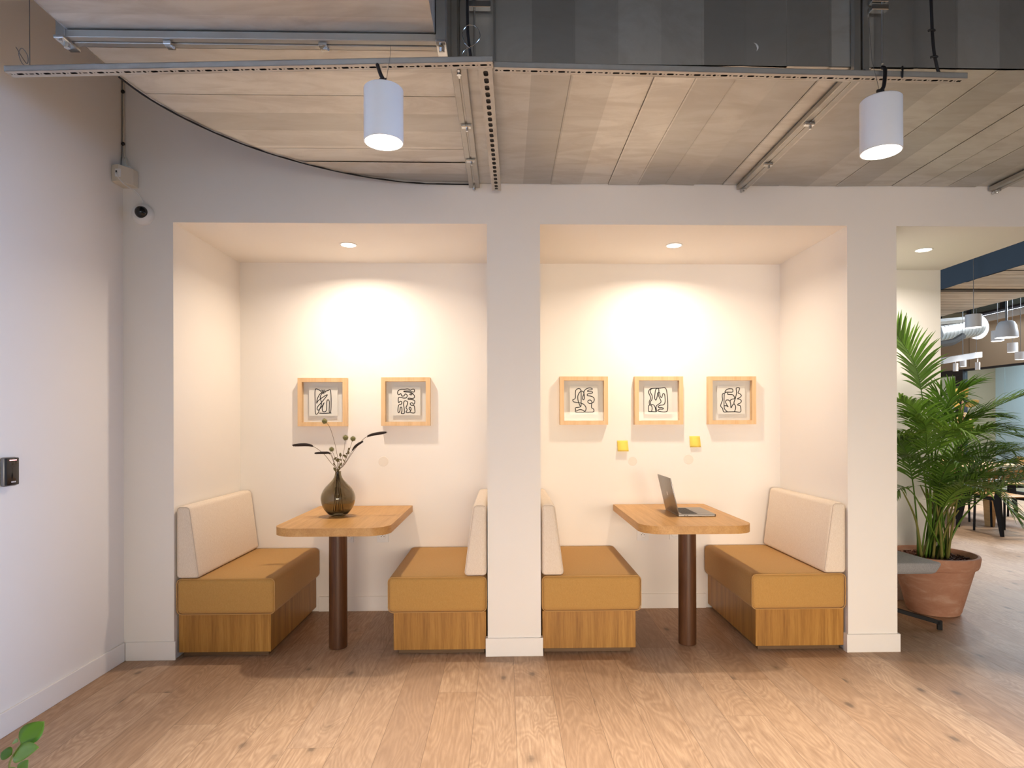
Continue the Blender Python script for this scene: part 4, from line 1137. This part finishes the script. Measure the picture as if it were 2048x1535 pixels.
stems_ = [
    ([(10, 1575, 1.52), (18, 1530, 1.51), (27, 1508, 1.5), (42, 1487, 1.5)], [((42, 1487, 1.5), (86, 1441, 1.53), 0.026), ((36, 1482, 1.5), (20, 1480, 1.54), 0.006), ((27, 1512, 1.5), (67, 1493, 1.46), 0.021), ((24, 1508, 1.5), (1, 1504, 1.5), 0.014)]),
    ([(20, 1590, 1.48), (34, 1560, 1.46), (40, 1545, 1.45), (42, 1540, 1.45)], [((40, 1548, 1.45), (52, 1521, 1.44), 0.014), ((34, 1560, 1.45), (-5, 1545, 1.44), 0.02)])]
for pth, lv in stems_:
    path = crom([base] + [at(*p) for p in pth], 5)
    MB().tube(path, 0.0022, 6).build('stalk', M['cane'], t, smooth=True)
    for a, b, w_ in lv:
        mb = MB(); oval_leaf(mb, at(*a), at(*b), w_, (0.2, -0.75, 0.62)); lf = mb.build('leaf', M['leaf'], t, smooth=True, angle=180)
        sm = lf.modifiers.new('thickness', 'SOLIDIFY'); sm.thickness = 0.0006
rnd = random.Random(9)
for k in range(7):
    a = rnd.uniform(2.0, 5.5); tip = base + Vector((math.cos(a) * 0.18, math.sin(a) * 0.18, rnd.uniform(0.12, 0.25)))
    path = crom([base, base.lerp(tip, 0.5) + Vector((0, 0, 0.05)), tip], 5); MB().tube(path, 0.002, 6).build('stalk', M['cane'], t, smooth=True)
    for q in (0.5, 0.75, 1.0):
        p = path[int((len(path) - 1) * q)]; b = rnd.uniform(0, 6.28)
        mb = MB(); oval_leaf(mb, p, p + Vector((math.cos(b) * 0.05, math.sin(b) * 0.05, 0.02)), 0.022, (0, 0.1, 1)); lf = mb.build('leaf', M['leaf'], t, smooth=True, angle=180)
        sm = lf.modifiers.new('thickness', 'SOLIDIFY'); sm.thickness = 0.0006

# ================================================================== the room beyond
t = thing('far_duct', (5.1, 7.5, 2.712), 'flat galvanised duct over the dining table in the room beyond', 'air duct')
mb = MB(); duct_box(mb, 4.555, 5.72, 4.9, 12.0, 2.716, 3.25)
mb.build('duct_shell', M['duct_shade'], t)
mb = MB(); strips_plane(mb, 4.555, 5.72, 4.9, 12.0, 2.712, 'y', 0.1)
mb.build('duct_underside', M['duct_y'], t)
mb = MB(); mb.box(4.52, 5.76, 6.38, 6.42, 2.682, 2.706, 0.002, 1); mb.box(4.52, 5.76, 6.43, 6.47, 2.682, 2.706, 0.002, 1)
mb.build('flange', M['steel'], t)
# spiral pipe
t = thing('spiral_pipe', (6.2, 9.6, 2.95), 'round spiral duct running crosswise below the ceiling in the room beyond', 'air duct')
def pipe(mb, a, b, r, n=24, ridge=0.12):
    a, b = Vector(a), Vector(b); L = (b - a).length; k = int(L / ridge); pts, rs = [], []
    for i in range(k + 1):
        for o, rr in ((0, 1.0), (0.010 / L, 1.03), (0.02 / L, 1.0)):
            f = i / k + o
            if f <= 1: pts.append(a.lerp(b, f)); rs.append(r * rr)
    mb.tube(pts, rs, n)
mb = MB(); pipe(mb, at(1860, 668, 8.6), at(1948, 652, 9.4), 0.16); mb.build('pipe_body', M['steel'], t, smooth=True)
mb = MB(); pe = at(1952, 654, 9.45); mb.lathe([(0.19, 0), (0.19, 0.02)], (0, 0, 0), 28); mb.xf(Matrix.Translation(pe) @ Matrix.Rotation(PI / 2, 4, 'X')); mb.build('end_cap', M['rail'], t)
mb = MB(); mb.tube([at(1860, 645, 8.3), at(1935, 638, 8.9)], 0.04, 4)
tag(mb.build('cable_tray', M['rail']), 'perforated cable tray above the spiral duct in the room beyond', 'cable tray')
mb = MB(); mb.tube([at(1860, 692, 8.0), at(1905, 684, 8.1), at(1925, 672, 8.2)], 0.045, 8)
tag(mb.build('grey_pipe', M['slab'], smooth=True), 'grey pipe below the spiral duct in the room beyond', 'pipe')

# pendants in the far room
def far_lamp(px, py, Y, r, h, label, shape='cylinder', rod=None):
    c = at(px, py, Y)
    t = thing('hanging_lamp', c, label, 'lamp', 'white lamps hanging in the room beyond')
    if shape == 'bell': prof = [(r - 0.004, 0.002), (r, 0.0), (r * 0.97, h * 0.3), (r * 0.86, h * 0.7), (r * 0.68, h * 0.93), (r * 0.5, h), (0.02, h + 0.004)]
    else: prof = [(r - 0.004, 0.002), (r, 0.0), (r, h), (0.01, h + 0.001)]
    MB().lathe(prof, c, 28, cap0=False).build('shade', M['lamp_white'], t, smooth=True, angle=40)
    MB().lathe([(r - 0.005, 0.004), (r - 0.005, 0.008)], c, 24).build('diffuser', M['soft_glow'], t)
    spot('far_lamp_light', c - Vector((0, 0, 0.01)), 60, (1.0, 0.90, 0.79), 140, 0.6, 0.05)
    MB().tube([c + Vector((0, 0, h)), Vector((c.x, c.y, ZC))], rod or 0.003, 6).build('suspension_cord', M['wire'], t)
    return t
far_lamp(1947, 655, 5.9, 0.068, 0.125, 'white cylinder lamp nearest the far duct, left of the bell shade')
far_lamp(2013, 675, 7.4, 0.118, 0.20, 'white bell-shaped pendant lamp in the room beyond', 'bell', 0.012)
far_lamp(1995, 682, 8.2, 0.072, 0.14, 'white cylinder lamp just behind the bell shade')
far_lamp(2025, 704, 9.2, 0.066, 0.14, 'white cylinder lamp below and right of the bell shade')
far_lamp(2041, 719, 8.6, 0.066, 0.11, 'white cylinder lamp cut off by the right edge of the view')
far_lamp(1926, 733, 9.8, 0.045, 0.11, 'small white cylinder lamp behind the linear lamp')
a, b = at(1880, 722, 7.4), at(1958, 709, 8.3)
t = thing('linear_lamp', (a + b) / 2, 'long white linear lamp with two small spotlights in the room beyond', 'lamp')
mb = MB(); d = (b - a).normalized(); s_ = Vector((-d.y, d.x, 0)).normalized() * 0.035; hz = Vector((0, 0, 0.035))
mb.hexa([a - s_ - hz, a + s_ - hz, b + s_ - hz, b - s_ - hz, a - s_ + hz, a + s_ + hz, b + s_ + hz, b - s_ + hz]); mb.build('bar', M['lamp_white'], t)
for px, py, Y in ((1911, 742, 7.75), (1955, 739, 8.22)):
    c = at(px, py, Y); s = MB().lathe([(0.028, 0.0), (0.028, 0.10)], c, 16).build('spotlight', M['lamp_white'], t, smooth=True, angle=40)
    MB().tube([c + Vector((0, 0, 0.10)), c + Vector((0, 0, 0.15))], 0.006, 6).build('swivel', M['lamp_white'], s)
for px, py, Y in ((1925, 716, 7.9), (1953, 711, 8.2)):
    c = at(px, py, Y); MB().tube([c, Vector((c.x, c.y, ZC))], 0.002, 5).build('suspension_cord', M['wire'], t)

# glass partition on the right
def partition(y0, y1, label):
    t = thing('glass_partition', (XW, (y0 + y1) / 2, 0), label, 'glass partition', 'glass partition panels in the room beyond')
    MB().box(XW + 0.03, XW + 0.042, y0 + 0.004, y1 - 0.004, 0.05, 2.36).build('glass_pane', M['partition_glass'], t)
    MB().box(XW, XW + 0.08, y0, y1, 2.36, 2.398).build('head_rail', M['dark_trim'], t)
    MB().box(XW, XW + 0.08, y0, y1, 0.0, 0.05).build('sill_rail', M['dark_trim'], t)
ys = [5.6, 7.6, 9.6, 11.55, 12.55]
for i, (a_, b_) in enumerate(zip(ys, ys[1:])):
    partition(a_, b_, ['glass partition panel nearest the view, mostly beyond the right edge', 'glass partition panel at the right edge, behind the dining table',
                       'glass partition panel right of the two far spotlights', 'glass partition panel next to the black door frame'][i])
dd = struct(MB().box(XW - 0.02, XW + 0.08, 12.56, 12.68, 0, 2.398).box(XW - 0.02, XW + 0.08, 13.6, 13.75, 0, 2.398).box(XW - 0.02, XW + 0.08, 12.68, 13.6, 2.28, 2.398), 'door_1', M['dark_trim'])
MB().box(XW + 0.02, XW + 0.03, 12.68, 13.6, 0.02, 2.28).build('door_glass', M['partition_glass'], dd)
MB().box(XW, XW + 0.05, 12.68, 12.80, 0.02, 2.28).build('door_stile', M['dark_trim'], dd)
struct(MB().box(XW, XW + 0.12, 13.76, YF - 0.12, 0, 2.40), 'wall_right_end', M['tan_wall'])
area('meeting_room_light', (10.6, 10.5, 3.1), (0, 0, 0), 1.5, 6.0, 260, (0.78, 0.90, 1.0))

# dining table and chairs
t = thing('dining_table', (6.5, 8.45, 0), 'pale oak dining table in the room beyond, behind the palm', 'table')
MB().box(5.98, 7.00, 7.62, 9.6, 0.71, 0.75, 0.004, 2).build('tabletop', M['beech'], t)
for (x, y) in ((6.2, 7.85), (6.9, 7.85), (6.2, 9.35), (6.9, 9.35)):
    mb = MB(); mb.hexa([(x - 0.03, y - 0.05, 0), (x + 0.03, y - 0.05, 0), (x + 0.03, y + 0.05, 0), (x - 0.03, y + 0.05, 0), (x - 0.05, y - 0.09, 0.71), (x + 0.05, y - 0.09, 0.71), (x + 0.05, y + 0.09, 0.71), (x - 0.05, y + 0.09, 0.71)])
    mb.build('leg', M['beech'], t)
def chair_proto(loc, rz, label):
    """faces +x locally; rear legs at x = -0.2"""
    t = thing('dining_chair', loc, label, 'chair', 'wooden chairs with black tapered legs at the dining table', rz)
    B_ = lambda mb, n, m, **k: mb.build(n, m, t, world=False, **k)
    mb = MB(); mb.hexa([(-0.19, -0.18, 0.440), (0.22, -0.21, 0.452), (0.22, 0.21, 0.452), (-0.19, 0.18, 0.440), (-0.19, -0.18, 0.455), (0.22, -0.21, 0.467), (0.22, 0.21, 0.467), (-0.19, 0.18, 0.455)], 0.006, 2); B_(mb, 'seat', M['beech'])
    n = 8; mb = MB(); rows = []
    for i in range(n + 1):
        y = -0.20 + 0.40 * i / n; x = -0.245 + 0.6 * (0.20 ** 2 - y * y) * -1.0
        rows.append([mb.bm.verts.new(v) for v in ((x, y, 0.66), (x + 0.012, y, 0.66), (x - 0.035 + 0.012, y, 0.82), (x - 0.035, y, 0.82))])
    for r0, r1 in zip(rows, rows[1:]):
        for j in range(4): mb.bm.faces.new((r0[j], r0[(j + 1) % 4], r1[(j + 1) % 4], r1[j]))
    mb.bm.faces.new(rows[0]); mb.bm.faces.new(rows[-1][::-1]); B_(mb, 'backrest', M['beech'], smooth=True)
    for s in (-1, 1):
        mb = MB(); y = s * 0.195; a, b = y - 0.012, y + 0.012
        prof = [(-0.27, 0.0), (-0.235, 0.0), (-0.13, 0.40), (-0.15, 0.47), (-0.235, 0.80), (-0.262, 0.80), (-0.225, 0.47), (-0.235, 0.40)]
        k = len(prof); mb.add([(p[0], a, p[1]) for p in prof] + [(p[0], b, p[1]) for p in prof], [tuple(range(k)), tuple(range(k, 2 * k))[::-1]] + [(i, (i + 1) % k, k + (i + 1) % k, k + i) for i in range(k)])
        B_(mb, 'leg', M['black_metal'])
        mb = MB(); mb.tube([(0.19, s * 0.19, 0.0), (0.18, s * 0.185, 0.452)], 0.013, 10); B_(mb, 'leg', M['black_metal'], smooth=True)
    mb = MB(); mb.box(-0.15, 0.18, -0.186, -0.170, 0.40, 0.438); mb.box(-0.15, 0.18, 0.170, 0.186, 0.40, 0.438); B_(mb, 'seat_frame', M['black_metal'])
    return t
c0 = chair_proto((5.985, 7.98, 0), 0, 'wooden chair with black legs on the near left side of the dining table')
specs = [((5.955, 7.36, 0), PI / 2, 'wooden chair with black legs at the near end of the dining table'),
         ((5.99, 8.60, 0), 0, 'wooden chair with black legs on the left of the dining table, further back'),
         ((7.25, 7.95, 0), PI, 'wooden chair with black legs across the dining table, near end'),
         ((7.25, 8.80, 0), PI, 'wooden chair with black legs across the dining table, far end')]
for loc, rz, lb in specs:
    c = copy_tree(c0); c.location = loc; c.rotation_euler.z = rz; c['label'] = lb

# bronze leaved plant behind the palm
bp = at(1922, 1030, 10.2); bp.z = 0
t = thing('bronze_leaf_plant', bp, 'dark plant with bronze upright leaves behind the palm', 'plant')
MB().lathe([(0.12, 0), (0.15, 0.02), (0.17, 0.30), (0.175, 0.32), (0.155, 0.32), (0.14, 0.28)], bp, 28).build('pot', M['dark_trim'], t, smooth=True, angle=40)
tp = at(1925, 800, 10.2)
MB().tube([bp + Vector((0, 0, 0.29)), bp + Vector((0.03, 0, 0.8)), tp], 0.018, 8).build('trunk', M['stem'], t, smooth=True)
for (a, b, w_) in (((1925, 800), (1912, 776), 0.055), ((1927, 800), (1928, 764), 0.035), ((1930, 800), (1936, 764), 0.03), ((1930, 812), (1960, 800), 0.04), ((1922, 815), (1905, 805), 0.04), ((1926, 825), (1945, 840), 0.04), ((1925, 830), (1908, 850), 0.04), ((1926, 850), (1955, 860), 0.04)):
    mb = MB(); oval_leaf(mb, at(a[0], a[1], 10.2), at(b[0], b[1], 10.1), w_ * 1.5, (0.1, -1, 0.3)); lf = mb.build('leaf', M['bronze'], t, smooth=True, angle=180)
    sm = lf.modifiers.new('thickness', 'SOLIDIFY'); sm.thickness = 0.001
